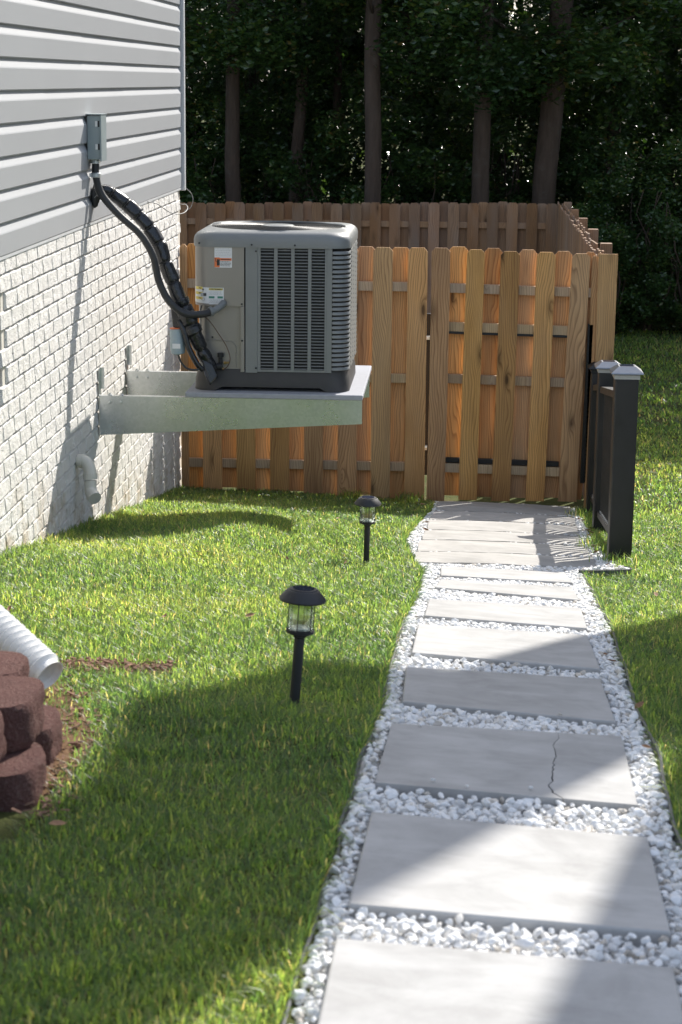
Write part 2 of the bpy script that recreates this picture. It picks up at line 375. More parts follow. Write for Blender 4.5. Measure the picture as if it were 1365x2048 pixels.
# ------------------------------------------------------------------ house on the left
WX = -1.975     # mortar plane
CY = 14.40      # far corner
house = empty('house', (-2.6, 9.0, .5), 'grey vinyl sided house wall over a white painted brick foundation at the left', 'house')
def build_house():
    back = MB(); back.box(-6.5, WX, 8.655, CY, -1.2, 2.24); back.box(-6.5, WX, 3.0, 8.655, -1.2, 1.60); back.box(-6.5, WX, 3.0, 7.9, 1.60, 2.24); back.box(-6.5, WX - .1, 7.9, 8.655, 1.6, 2.1); back.box(-6.5, WX, 7.9, 8.655, 2.105, 2.24)
    fo = back.obj('foundation_wall', 'mortar', house)
    # bricks
    var = []
    for k in range(8):
        rr = random.Random(k); nx_, nz_ = 9, 5; L_, H_ = .2270, .0782; m = MB(); vs = []; fs = []
        for j in range(nz_):
            for i in range(nx_):
                u, w_ = i / (nx_ - 1), j / (nz_ - 1); uu = [0, .03, .18, .34, .5, .66, .82, .97, 1][i]; ww = [0, .09, .5, .90, 1][j]; e = 0 if i in (0, 8) or j in (0, 4) else 1
                u, w_ = uu, ww
                d = (.0035 if not e else .0115 + .004 * (1 - w_)) + rr.uniform(-.0020, .0020)
                vs.append((d, u * L_ - L_ / 2 + rr.uniform(-.0012, .0012), w_ * H_ - H_ / 2 + rr.uniform(-.0016, .0016)))
        for j in range(nz_ - 1):
            for i in range(nx_ - 1):
                a = j * nx_ + i; fs.append((a, a + 1, a + nx_ + 1, a + nx_))
        ring = [i for i in range(nx_)] + [j * nx_ + nx_ - 1 for j in range(1, nz_)] + [(nz_ - 1) * nx_ + i for i in range(nx_ - 2, -1, -1)] + [j * nx_ for j in range(nz_ - 2, 0, -1)]
        b0 = len(vs)
        for r_ in ring: vs.append((-.004, vs[r_][1], vs[r_][2]))
        for q in range(len(ring)): fs.append((ring[q], b0 + q, b0 + (q + 1) % len(ring), ring[(q + 1) % len(ring)]))
        me = m.add(vs, fs).mesh('brick', False); me.materials.append(M['brick']); var.append(me)
    cells = []
    z0 = 2.237
    for r_ in range(42):
        z = z0 - .0815 * (r_ + .5)
        if z < -.5: break
        y = 3.1 + (.116 if r_ % 2 else 0)
        while y < CY - .02:
            yc = y + .116; y += .232
            if yc + .08 > CY: continue
            if z < G(-1.96, yc) - .12: continue
            if 7.85 < yc < 8.60 and 1.6 < z < 2.11: continue
            cells.append((yc, z))
    vis = [c for c in cells if c[0] > 8.3]; vis.sort(key=lambda c: c[0]); rest_v = vis[300:] + [c for c in cells if c[0] <= 8.3]
    for (yc, z) in vis[:300]:
        link('brick', random.choice(var), None, fo, (WX, yc, z + random.uniform(-.0015, .0015)))
    V = []; F = []; n = 0
    base = [(np.array([v.co[:] for v in me.vertices]), [list(p.vertices) for p in me.polygons]) for me in var]
    for (yc, z) in rest_v:
        bv, bf = random.choice(base); V.append(bv + np.array([WX, yc, z])); F += [[i + n for i in f] for f in bf]; n += len(bv)
    V = np.concatenate(V); F = np.array(F); me = fast_mesh('bricks_far', V, F, flat=True)
    tag(link('brick_courses', me, 'brick', fo), kind='stuff')
    # basement window at the frame edge
    wi = MB().box(WX - .04, WX + .004, 8.60, 8.652, 1.603, 2.10).box(WX - .04, WX + .004, 7.905, 8.598, 1.603, 1.65).obj('window', 'mortar', house, bevel=.004)
    MB().box(WX - .05, WX - .03, 7.93, 8.598, 1.652, 2.095).obj('pane', 'pane', wi)
    # siding courses, two lengths lapping
    sb = MB().box(-6.5, -1.975, 3.0, CY - .06, 2.243, 5.4).obj('siding_backing', 'mortar', house)
    e = .1412
    for k in range(20):
        z = 2.238 + e * k; ysplit = [11.93, 10.6, 12.35, 11.3, 9.6][k % 5] if k > 1 else 12.2
        for (a, b, dx) in ((3.0, ysplit + .025, .0), (ysplit, CY - .015, -.0016)):
            pr = [(-1.974, a, z), (-1.9585 + dx, a, z - .002), (-1.9555 + dx, a, z + .003), (-1.9525 + dx, a, z + .094), (-1.9545 + dx, a, z + .100), (-1.9695 + dx, a, z + .128), (-1.9715, a, z + e - .001), (-1.974, a, z + e - .001)]
            pr = [(x + .0, y, zz) for x, y, zz in pr]
            o = MB().prism(pr, (0, b - a, 0)).obj('siding_panel', 'siding', house)
    # starter strip shadow line and corner post
    MB().box(-1.974, -1.958, 3.0, CY - .01, 2.222, 2.2355).obj('starter_strip', 'trim', house)
    MB().prism([(-1.974, CY - .012, 2.215), (-1.935, CY - .012, 2.215), (-1.932, CY + .035, 2.215), (-2.02, CY + .035, 2.215), (-2.02, CY + .0, 2.215)], (0, 0, 3.2)).obj('corner_trim', 'trim', house, bevel=.003)
    MB().box(-6.5, -2.0, CY - .06, CY - .002, 2.243, 5.4).obj('end_siding', 'siding', house)
build_house()

# ------------------------------------------------------------------ unseen shade caster added off to the right (shapes the foreground shade)
def build_shade_caster():
    t = empty('shade_caster', (7, 12, 1), 'added unseen house-shaped shade caster beyond the right edge of the lawn', 'house')
    A = Vector((3.35, 9.2, 0)); B = Vector((4.5, 13.8, 0)); d = (B - A).normalized(); n = Vector((d.y, -d.x, 0)); C_ = B + n * 7; D_ = A + n * 7
    MB().prism([(p.x, p.y, -.5) for p in (A, B, C_, D_)], (0, 0, 8.1)).obj('wall', 'siding', t)  # added body; its top edge bounds the shade right of the lit wedge
    MB().prism([(A.x, A.y, 7.601), (B.x, B.y, 7.601), (C_.x, C_.y, 7.601), (D_.x, D_.y, 7.601)], (0, 0, .12)).obj('caster_top', 'soil', t)
    ch = MB().box(3.95, 4.3, 12.88, 14.245, -.5, 11.2).obj('caster_shaft', 'siding', t)  # invented tall shaft; its two edges bound the shadow strip across the path
    MB().box(3.50, 3.948, 13.1, 14.30, 8.3, 9.2).obj('caster_block', 'step', ch)  # invented block that widens the shaft's shadow on the left grass
build_shade_caster()

# ------------------------------------------------------------------ fences and gate
def picket(mb, xa, xb, xa2, xb2, zt, zb, y, th=.016, ear=.028, along='x', bow=0.0):
    """board outline from the bottom (xa2..xb2) to the top (xa..xb), dog-eared"""
    segs = 4; L_ = []; Rr = []
    zz = zt - ear
    for i in range(segs + 1):
        f = i / segs; z = zb + (zz - zb) * f; bx = bow * math.sin(f * math.pi)
        L_.append((xa2 + (xa - xa2) * f + bx, z)); Rr.append((xb2 + (xb - xb2) * f + bx, z))
    pts = L_ + [(xa + ear * .9, zt), (xb - ear * .9, zt)] + Rr[::-1]
    k = len(pts)
    P = (lambda u, yy, z: (u, yy, z)) if along == 'x' else (lambda u, yy, z: (yy, u, z))
    a = [P(u, y, z) for u, z in pts]; b = [P(u, y + th, z) for u, z in pts]
    fs = [(i, (i + 1) % k, k + (i + 1) % k, k + i) for i in range(k)]
    n = segs + 1
    for s_ in (0, k):
        for i in range(segs): fs.append((s_ + i, s_ + i + 1, s_ + k - 2 - i, s_ + k - 1 - i))
        fs.append((s_ + segs, s_ + segs + 1, s_ + segs + 2, s_ + segs + 3))
    mb.add(a + b, fs); return mb
rj = lambda a: random.uniform(-a, a)
def build_front_fence():
    t = empty('wooden_fence', (-1.0, 14.3, 0), 'brown shadowbox picket fence section behind the air conditioner, left of the gate', 'fence')
    for k in range(6):
        x = -.568 - .246 * k; zt = 1.838 + rj(.006)
        picket(MB(), x, x + .141, x + .003, x + .144, zt, G(x, 14.25) - .06 + (.03 if k else 0.0) + rj(.012), 14.25 + rj(.002), bow=rj(.003)).obj('picket', 'wood', t)
    picket(MB(), -.32, -.18, -.319, -.173, 1.841, -.005, 14.25).obj('picket', 'wood', t)
    picket(MB(), -1.958, -1.905, -1.955, -1.90, 1.842, .07, 14.262, ear=.02).obj('picket', 'wood', t)
    for k in range(7):
        x = -.447 - .246 * k + (.0 if k else .004)
        if x < -1.96: x = -1.955
        picket(MB(), x, x + .14, x + rj(.004), x + .14 + rj(.004), 1.840 + rj(.006), G(x, 14.3) - .03 + (.02 if k % 2 else 0.0), 14.313 + rj(.002), bow=rj(.003)).obj('picket', 'wood', t)
    for zc in (1.56, .898, .249):
        MB().box(-1.95, -.19, 14.269, 14.307, zc - .033, zc + .033).obj('rail', 'rail', t, bevel=.003)
    MB().box(-.315, -.225, 14.335, 14.425, -.3, 1.70).obj('post', 'wood', t, bevel=.004)
    e = empty('wooden_fence', (1.1, 14.3, 0), 'narrow end board of the brown fence right of the gate hinges', 'fence')
    picket(MB(), 1.028, 1.166, 1.04, 1.155, 1.817, -.03, 14.236, ear=.001).obj('picket', 'wood', e)
    picket(MB(), .985, 1.034, .99, 1.04, 1.80, -.03, 14.262, ear=.012).obj('picket', 'wood', e)
    MB().box(1.04, 1.13, 14.28, 14.37, -.3, 1.79).obj('post', 'wood', e, bevel=.004)
build_front_fence()
def build_gate():
    t = empty('garden_gate', (.4, 14.3, 0), 'brown picket gate closing the end of the stepping stone path', 'gate')
    fr = [(-.152, -.018, 1.842, -.156, -.026, .004), (.099, .227, 1.834, .077, .210, .016), (.339, .475, 1.825, .315, .450, .012), (.594, .729, 1.823, .566, .699, .018), (.845, .974, 1.816, .801, .935, .020)]
    bk = [(-.03, .108, 1.847, -.05, .083, .035), (.224, .352, 1.840, .19, .322, .03), (.470, .600, 1.833, .44, .570, .027), (.724, .850, 1.826, .690, .805, .033), (.93, 1.024, 1.823, .90, .975, .023)]
    for q in fr: picket(MB(), q[0], q[1], q[3], q[4], q[2], q[5], 14.25, bow=rj(.004)).obj('picket', 'wood', t)
    for q in bk: picket(MB(), q[0], q[1], q[3], q[4], q[2] , q[5], 14.313, bow=rj(.004)).obj('picket', 'wood', t)
    sl = -.034 + .0155
    def bar(nm, mat, x0, x1, zc, h, y0, y1):
        z = lambda x: zc + sl * (x - .0) * 1.0
        MB().prism([(x0, y0, z(x0) - h), (x1, y0, z(x1) - h), (x1, y0, z(x1) + h), (x0, y0, z(x0) + h)], (0, y1 - y0, 0)).obj(nm, mat, t, bevel=.002)
    for zc in (1.556, 1.279, .903, .248): bar('rail', 'rail', -.03 if zc < 1.5 else -.02, .90 if zc < 1.5 else 1.0, zc, .033, 14.269, 14.307)
    bar('frame_bar', 'black_metal', -.03, .865, 1.237, .008, 14.262, 14.307); bar('frame_bar', 'black_metal', -.03, .80, .305, .018, 14.275, 14.305)
    MB().box(.843, .868, 14.262, 14.30, 1.195, 1.24).obj('frame_bracket', 'black_metal', t)
    MB().prism([(.958, 14.262, .155), (.998, 14.262, .155), (1.014, 14.262, 1.314), (.974, 14.262, 1.314)], (0, .045, 0)).obj('hinge_pole', 'black_metal', t, bevel=.004)
    MB().box(-.186, -.150, 14.43, 14.47, .16, 1.352).obj('latch_pole', 'black_metal', t, bevel=.003)
    MB().box(-.185, -.155, 14.33, 14.43, 1.175, 1.195).obj('latch', 'galv', t); MB().box(-.190, -.160, 14.33, 14.43, .365, .385).obj('latch', 'galv', t)
build_gate()
def build_rear():
    t = empty('wooden_fence', (-1.0, 24.6, 0), 'weathered brown picket fence in shade along the back of the yard, before the woods', 'fence')
    x = 1.12; k = 0
    while x > -4.2:
        z1 = 1.552 + .012 * x + rj(.008)
        picket(MB(), x, x + .135, x + rj(.004), x + .135, z1, -.35, 24.55).obj('picket', 'wood_old', t)
        picket(MB(), x - .12, x + .02, x - .12, x + .02, z1 + rj(.008), -.35, 24.613).obj('picket', 'wood_old', t); x -= .2385
    for zc in (1.287, .62, .0): MB().box(-4.3, 1.24, 24.569, 24.607, zc - .036, zc + .036).obj('rail', 'wood_old', t)
    s = empty('wooden_fence', (1.22, 19.5, 0), 'weathered brown picket fence seen edge on, running back from the gate to the woods', 'fence')
    n = 42
    for i in range(n):
        y = 14.42 + .2425 * i; xx = 1.02 + (1.255 - 1.02) * i / n; zt = 1.80 - .235 * i / n
        picket(MB(), y, y + .14, y, y + .14, zt + rj(.02), -.4, xx, along='y').obj('picket', 'wood_old', s)
        picket(MB(), y + .12, y + .26, y + .12, y + .26, zt + rj(.02), -.4, xx + .057, along='y').obj('picket', 'wood_old', s)
    for i in range(5):
        y = 15.4 + 2.2 * i; xx = 1.125 + .24 * i / 5
        MB().box(xx, xx + .09, y, y + .09, -.4, 1.80 - .05 * i).obj('post', 'wood_old', s, bevel=.004)
    for zc in (1.45, .8, .1): MB().prism([(1.037, 14.4, zc - .035), (1.073, 14.4, zc - .035), (1.073, 14.4, zc + .035), (1.037, 14.4, zc + .035)], (.235, 10.1, -.2)).obj('rail', 'wood_old', s)
build_rear()

# ------------------------------------------------------------------ path
path_root = None
def build_path():
    # bed under the pebbles
    ys = np.linspace(2.2, 14.2, 90); v = []
    for y in ys:
        a, b = float(xl(y)), float(xr(y))
        for q in range(7):
            x = a + (b - a) * q / 6; v.append((x, y, G(x, y) - .036))
    v = np.array(v); i = (np.arange(89)[:, None] * 7 + np.arange(6)[None, :]).ravel()
    me = fast_mesh('path_bed', v, np.stack([i, i + 1, i + 8, i + 7], -1))
    bed = tag(link('garden_path', me, 'pebble'), kind='structure', label='white pebble garden path with square pavers and concrete steps leading to the gate')
    S = dict(A=[(-.027, 9.43), (.588, 9.60), (.588, 9.02), (-.027, 8.87)], B=[(-.025, 8.66), (.572, 8.76), (.566, 8.19), (-.049, 8.26)], C=[(-.067, 7.77), (.549, 7.86), (.532, 7.22), (-.080, 7.22)],
             D=[(-.097, 6.93), (.516, 6.99), (.505, 6.21), (-.108, 6.24)], E=[(-.120, 5.99), (.491, 6.04), (.486, 5.38), (-.118, 5.44)], F=[(-.136, 5.05), (.478, 5.12), (.456, 4.418), (-.155, 4.423)],
             G=[(-.155, 4.19), (.455, 4.166), (.439, 3.534), (-.173, 3.539)], H=[(-.186, 3.363), (.424, 3.359), (.41, 2.72), (-.20, 2.73)])
    foot = []
    for k, q in S.items():
        top = [Vector((x, y, G(x, y))) for x, y in q]
        # best-fit plane through the corners, so each paver is flat
        c = sum(top, Vector()) / 4; n = ((top[1] - top[3]).cross(top[0] - top[2])).normalized(); n = n if n.z > 0 else -n
        top = [p - n * (p - c).dot(n) for p in top]
        pl = Vector((0, 0, 0)); m = MB()
        cc = c + Vector((0, 0, 0)); loc = tuple(c)
        if k == 'F':   # cracked paver: two pieces parted along a jagged crack
            rc_ = random.Random(12); fr = [.725]
            for q_ in range(30): fr.append(fr[-1] + rc_.uniform(-.010, .0092) + (.72 - fr[-1]) * .05 * (q_ < 22) + (.010 if q_ > 25 else -.0015))
            crack = []
            for i_, f in enumerate(fr):
                t_ = i_ / (len(fr) - 1); a = top[0].lerp(top[3], t_); b = top[1].lerp(top[2], t_); crack.append(a.lerp(b, f))
            g = Vector((.0019, 0, 0))
            for piece in ([top[0]] + [p - g * (.3 + (i_ / 14) * rc_.uniform(.5, 1.2)) for i_, p in enumerate(crack)] + [top[3]], [p + g * .3 for p in crack][::-1] + [top[1], top[2]]):
                if piece[0] is not top[0]: piece = [p + g * .3 for p in crack] + [top[2], top[1]]
                o = MB().prism([p - c for p in piece], (0, 0, -.05)).obj('paver', 'paver', bed, loc)
                o['label'] = 'cracked paver, ' + ('wide left piece' if piece[0] == top[0] else 'narrow right piece')
        else:
            ns = 8; a, b, c_, d = [p - c for p in top]
            o = MB().prism([a, b, c_, d], (0, 0, -.05)).obj('paver', 'paver', bed, loc, bevel=.006, seg=3)
            smooth_angle(o, 30)
        foot.append([(p.x, p.y) for p in top])
    T = [[(-.073, 14.22), (.894, 14.40), (.873, 13.55), (-.078, 13.25)], [(-.078, 13.23), (.876, 13.53), (.842, 12.80), (-.116, 12.42)], [(-.115, 12.40), (.838, 12.78), (.815, 12.02), (-.119, 11.62)],
         [(-.128, 11.60), (.813, 12.00), (.795, 11.35), (-.139, 10.93)], [(-.143, 10.91), (.796, 11.33), (.796, 10.66), (-.156, 10.22)], [(-.159, 10.20), (.799, 10.64), (.778, 10.06), (-.160, 9.60)]]
    for i_, q in enumerate(T):
        nx_, ny_ = 13, 6; vs = []; rr = random.Random(i_ + 40)
        for j in range(ny_):
            for i in range(nx_):
                u, w_ = i / (nx_ - 1), j / (ny_ - 1)
                ax = q[0][0] * (1 - u) + q[1][0] * u; ay = q[0][1] * (1 - u) + q[1][1] * u; bx = q[3][0] * (1 - u) + q[2][0] * u; by = q[3][1] * (1 - u) + q[2][1] * u
                gp_ = .014; y = (ay - gp_) * (1 - w_) + (by + gp_) * w_; x = ax * (1 - w_) + bx * w_
                z = G(x, y) + .004 - .028 * (1 - w_) ** 2 * 0 - .012 * (w_ > .9) - .014 * (w_ < .1) - .022 * max(0, u - .80) * 3 * (.4 + .6 * math.sin(w_ * 3.14)) + rr.uniform(-.0008, .0008) + .004 * math.sin(u * 5)
                vs.append((x + rr.uniform(-.004, .004), y + rr.uniform(-.008, .008) * (w_ in (0, 1)), z))
        n0 = len(vs); vs += [(x, y, z - .07) for x, y, z in vs]
        fs = [];
        for j in range(ny_ - 1):
            for i in range(nx_ - 1): a = j * nx_ + i; fs += [(a, a + 1, a + nx_ + 1, a + nx_)]
        ring = list(range(nx_)) + [j * nx_ + nx_ - 1 for j in range(1, ny_)] + [(ny_ - 1) * nx_ + i for i in range(nx_ - 2, -1, -1)] + [j * nx_ for j in range(ny_ - 2, 0, -1)]
        for s_ in range(len(ring)): a, b = ring[s_], ring[(s_ + 1) % len(ring)]; fs.append((a, n0 + a, n0 + b, b))
        o = MB().add(vs, fs).obj('step_slab', 'step', bed, smooth=True); smooth_angle(o, 35)
        foot.append(q)
    # pebbles
    def inside(P, q):
        r = np.ones(len(P), bool); s0 = None; m = .004
        cx = sum(p[0] for p in q) / 4; cy = sum(p[1] for p in q) / 4
        for k in range(4):
            a, b = np.array(q[k]), np.array(q[(k + 1) % 4]); cr = (b[0] - a[0]) * (P[:, 1] - a[1]) - (b[1] - a[1]) * (P[:, 0] - a[0])
            cc = (b[0] - a[0]) * (cy - a[1]) - (b[1] - a[1]) * (cx - a[0]); r &= (cr * np.sign(cc)) / np.linalg.norm(b - a) > -.006
        return r
    N = 150000; P = np.stack([RNG.uniform(-.3, 1.0, N), RNG.uniform(2.5, 14.2, N)], -1)
    P = P[(P[:, 0] > xl(P[:, 1]) + .012) & (P[:, 0] < xr(P[:, 1]) - .012)]
    for q in foot: P = P[~inside(P, q)]
    # thin by grid-based Poisson in three heights
    out = []
    for lay, sp in ((0, .0145), (1, .0178)):
        used = {}; 
        for p in P[RNG.permutation(len(P))]:
            c = (int(p[0] // sp), int(p[1] // sp)); ok = True
            for a in (-1, 0, 1):
                for b in (-1, 0, 1):
                    for q in used.get((c[0] + a, c[1] + b), ()):
                        if (q[0] - p[0]) ** 2 + (q[1] - p[1]) ** 2 < sp * sp: ok = False
            if ok: used.setdefault(c, []).append(p); out.append((p[0], p[1], lay))
    out = np.array(out); print('pebbles', len(out))
    # the stones spilled out of the stub of edging at the right
    st = [(random.uniform(.70, .93), 0, 2) for _ in range(60)]; st = [(x, np.interp(x, [.68, .93], [9.76, 10.03]) + random.uniform(-.03, .07), 2) for x, _, _ in st]
    lo = [(x, y, 3) for x, y in ((.21, 4.47), (-.02, 4.47), (.06, 4.44), (-.06, 5.03), (.33, 5.40))]
    out = np.concatenate([out, np.array(st), np.array(lo)])
    var = []
    for k in range(14):
        bm = bmesh.new(); bmesh.ops.create_icosphere(bm, subdivisions=2, radius=1.0); rr = random.Random(k); off = Vector((k * 7.1, 3, 1)); s_ = (1.0, rr.uniform(.62, .9), rr.uniform(.5, .75))
        planes = [Vector((rr.uniform(-1, 1), rr.uniform(-1, 1), rr.uniform(-1, 1))).normalized() for _ in range(9)]
        for v_ in bm.verts:
            c = v_.co.copy(); d = 1 + .55 * noise.noise(c * .9 + off)
            for pn in planes:
                h = c.dot(pn)
                if h > .58: c -= pn * (h - .58) * .9
            v_.co = Vector((c.x * s_[0], c.y * s_[1], c.z * s_[2])) * d
        for e_ in (): pass
        me = bpy.data.meshes.new('pebble'); bm.to_mesh(me); bm.free(); me.polygons.foreach_set('use_smooth', [True] * len(me.polygons)); me.set_sharp_from_angle(angle=R(28))
        me.materials.append(M['pebble']); var.append(me)
    low = []
    for k in range(8):
        bm = bmesh.new(); bmesh.ops.create_icosphere(bm, subdivisions=1, radius=1.0); rr = random.Random(k + 90); s_ = (1.0, rr.uniform(.62, .9), rr.uniform(.5, .75))
        for v_ in bm.verts: v_.co = Vector((v_.co.x * s_[0], v_.co.y * s_[1], v_.co.z * s_[2])) * (1 + .6 * noise.noise(v_.co * 1.3 + Vector((k * 5., 0, 0))))
        low.append((np.array([v_.co[:] for v_ in bm.verts]), np.array([[v_.index for v_ in f.verts] for f in bm.faces]))); bm.free()
    mid = [(np.array([v_.co[:] for v_ in me.vertices]), np.array([list(p.vertices) for p in me.polygons])) for me in var]
    order = np.argsort(out[:, 1] - 1.2 * (out[:, 2] >= 1)); V = []; F = []; TN = []; n = 0; cnt = 0
    for oi in order:
        x, y, lay = out[oi]; r = random.choice((random.uniform(.006, .010), random.uniform(.008, .0135), random.uniform(.010, .0155))) * (1.15 if lay >= 1 else 1.0) * (1.25 if random.random() < .12 else 1)
        z = G(x, y) - .028 + (.0 if lay == 0 else .012) + random.uniform(-.003, .006)
        if lay == 2: z = G(x, y) - .01 + random.uniform(0, .02)
        if lay == 3: z = G(x, y) + .005; r = .007
        rot = Matrix.Rotation(random.uniform(0, 6.28), 3, 'Z') @ Matrix.Rotation(random.uniform(-.5, .5), 3, 'X')
        if cnt < 300 and lay >= 1 and y > 3.2 and not (lay == 2):
            o = link('pebble', random.choice(var), None, bed, (x, y, z)); o.rotation_euler = rot.to_euler(); o.scale = (r, r, r); cnt += 1; continue
        bv, bf = random.choice(mid) if y < 7.2 else random.choice(low)
        V.append(bv @ np.array(rot).T * r + np.array([x, y, z])); F.append(bf + n); TN.append(np.full(len(bv), random.random())); n += len(bv)
    me = fast_mesh('pebbles', np.concatenate(V), np.concatenate(F), np.concatenate(TN), flat=True)
    tag(link('pebble_gravel', me, 'pebble', bed), kind='stuff')
    # edging strips
    def strip(pts, label, h=.011):
        f = []; 
        ys_ = [p[1] for p in pts]; xs_ = [p[0] for p in pts]
        if ys_[-1] - ys_[0] > 1:
            yy_ = np.arange(ys_[0], ys_[-1], .08); pts2 = [(float(np.interp(y, ys_, xs_)) + .004 * math.sin(y * 5.3) + .002 * math.sin(y * 13), float(y)) for y in yy_]
        else: pts2 = pts
        m = MB(); k = len(pts2); vs = []
        for i, (x, y) in enumerate(pts2):
            a = Vector(pts2[max(i - 1, 0)]); b = Vector(pts2[min(i + 1, k - 1)]); t = (b - a).normalized(); nn = Vector((t.y, -t.x)) * .0022
            z = G(x, y) - (.029 if pts2[0][0] < .2 else .018) + h * .3 * math.sin(y * 3)
            for (sx, zz) in ((-1, z - .09), (-1, z + h - .005), (-1.8, z + h), (0, z + h + .004), (1.8, z + h), (1, z + h - .005), (1, z - .09)):
                vs.append((x + nn.x * sx, y + nn.y * sx, zz))
        for i in range(k - 1):
            for j in range(6): a = i * 7 + j; m_ = (a, a + 1, a + 8, a + 7); f.append(m_)
        m.add(vs, f); tag(m.obj('path_edging', 'edging'), label, 'edging', 'black plastic edging strips')
    strip(EL, 'black plastic edging strip between the left lawn and the white pebbles')
    strip(ER, 'black plastic edging strip between the right lawn and the white pebbles')
    strip([(.66, 9.69), (.74, 9.75), (.84, 9.85), (.925, 9.93), (.95, 9.99), (.945, 10.06), (.90, 10.08)], 'short hooked end of black edging below the nearest black post', .03)
    return foot
FOOT = build_path()

# ------------------------------------------------------------------ wall brackets, pad, air conditioner
ZP = 1.262   # top of the bracket flanges
def bracket(y, label, face):
    t = empty('steel_bracket', (-1.95, y, ZP), label, 'bracket', 'galvanised steel wall brackets under the air conditioner')
    x0, x1 = -1.952, -.485
    # web (tapering), folded flanges top and bottom
    MB().prism([(x0, y, 1.045), (x1, y, 1.135), (x1, y, ZP), (x0, y, ZP)], (0, .003, 0)).obj('web', 'galv', t)
    MB().prism([(x0, y - .002, ZP - .026), (x1, y - .002, ZP - .026), (x1, y - .002, ZP + .003), (x0, y - .002, ZP + .003)], (0, -.002, 0)).obj('lip', 'galv', t)
    MB().box(x0, x1, y - .004, y + .045, ZP + .0031, ZP + .006).obj('flange', 'galv', t)
    MB().prism([(x0, y + .0031, 1.048), (x0, y + .03, 1.048), (x0, y + .03, 1.051), (x0, y + .0031, 1.051)], (x1 - x0, 0, .09)).obj('flange', 'galv', t)
    MB().box(x0 - .004, x0 - .001, y - .006, y + .05, 1.04, 1.42).obj('wall_plate', 'galv', t, bevel=.001)
    MB().box(x0 - .001, x0 + .02, y + .046, y + .049, 1.30, 1.42).obj('gusset', 'galv', t)
    for dx in (.055, .12):
        MB().lathe((x0 + dx, y + .02, ZP + .006), [(.013, 0), (.013, .006), (.008, .008), (.008, .014), (.0, .015)], 6).obj('bolt', 'galv', t)
        MB().lathe((x0 + dx, y - .0045, ZP - .030), [(.010, 0), (.010, .006), (.0, .007)], 6, (0, -1, 0)).obj('bolt', 'galv', t)
bracket(10.90, 'nearer galvanised steel bracket arm fixed to the white brick wall', 1)
bracket(11.86, 'farther galvanised steel bracket arm on the brick wall, behind the nearer one', 1)
def build_pad():
    o = MB().box(-1.47, -.482, 10.885, 12.08, ZP + .0065, ZP + .036).obj('equipment_pad', 'pad', bevel=.006, seg=3)
    # raised rim grooves
    tag(o, 'pale grey slab pad lying on the steel brackets under the air conditioner', 'pad')
build_pad()
ZA = ZP + .037

def rrect(cx, cy, hx, hy, r, n=96):
    """rounded rectangle as n points by even angle steps, starting at +x"""
    pts = []
    rs = r if hasattr(r, '__len__') else (r, r, r, r)
    for i in range(n):
        a = 2 * math.pi * (i + .5) / n; dx, dy = math.cos(a), math.sin(a)
        rr = rs[0] if dx > 0 and dy < 0 else rs[1] if dx <= 0 and dy < 0 else rs[2] if dx <= 0 else rs[3]
        t = min(hx / abs(dx) if abs(dx) > 1e-9 else 9e9, hy / abs(dy) if abs(dy) > 1e-9 else 9e9); x, y = dx * t, dy * t
        ax, ay = abs(x) - (hx - rr), abs(y) - (hy - rr)
        if ax > 0 and ay > 0:
            # intersect ray with the corner arc
            cx_, cy_ = math.copysign(hx - rr, x), math.copysign(hy - rr, y); b = dx * cx_ + dy * cy_; c = cx_ * cx_ + cy_ * cy_ - rr * rr
            t = b + math.sqrt(max(b * b - c, 0)); x, y = dx * t, dy * t
        pts.append((cx + x, cy + y))
    return pts
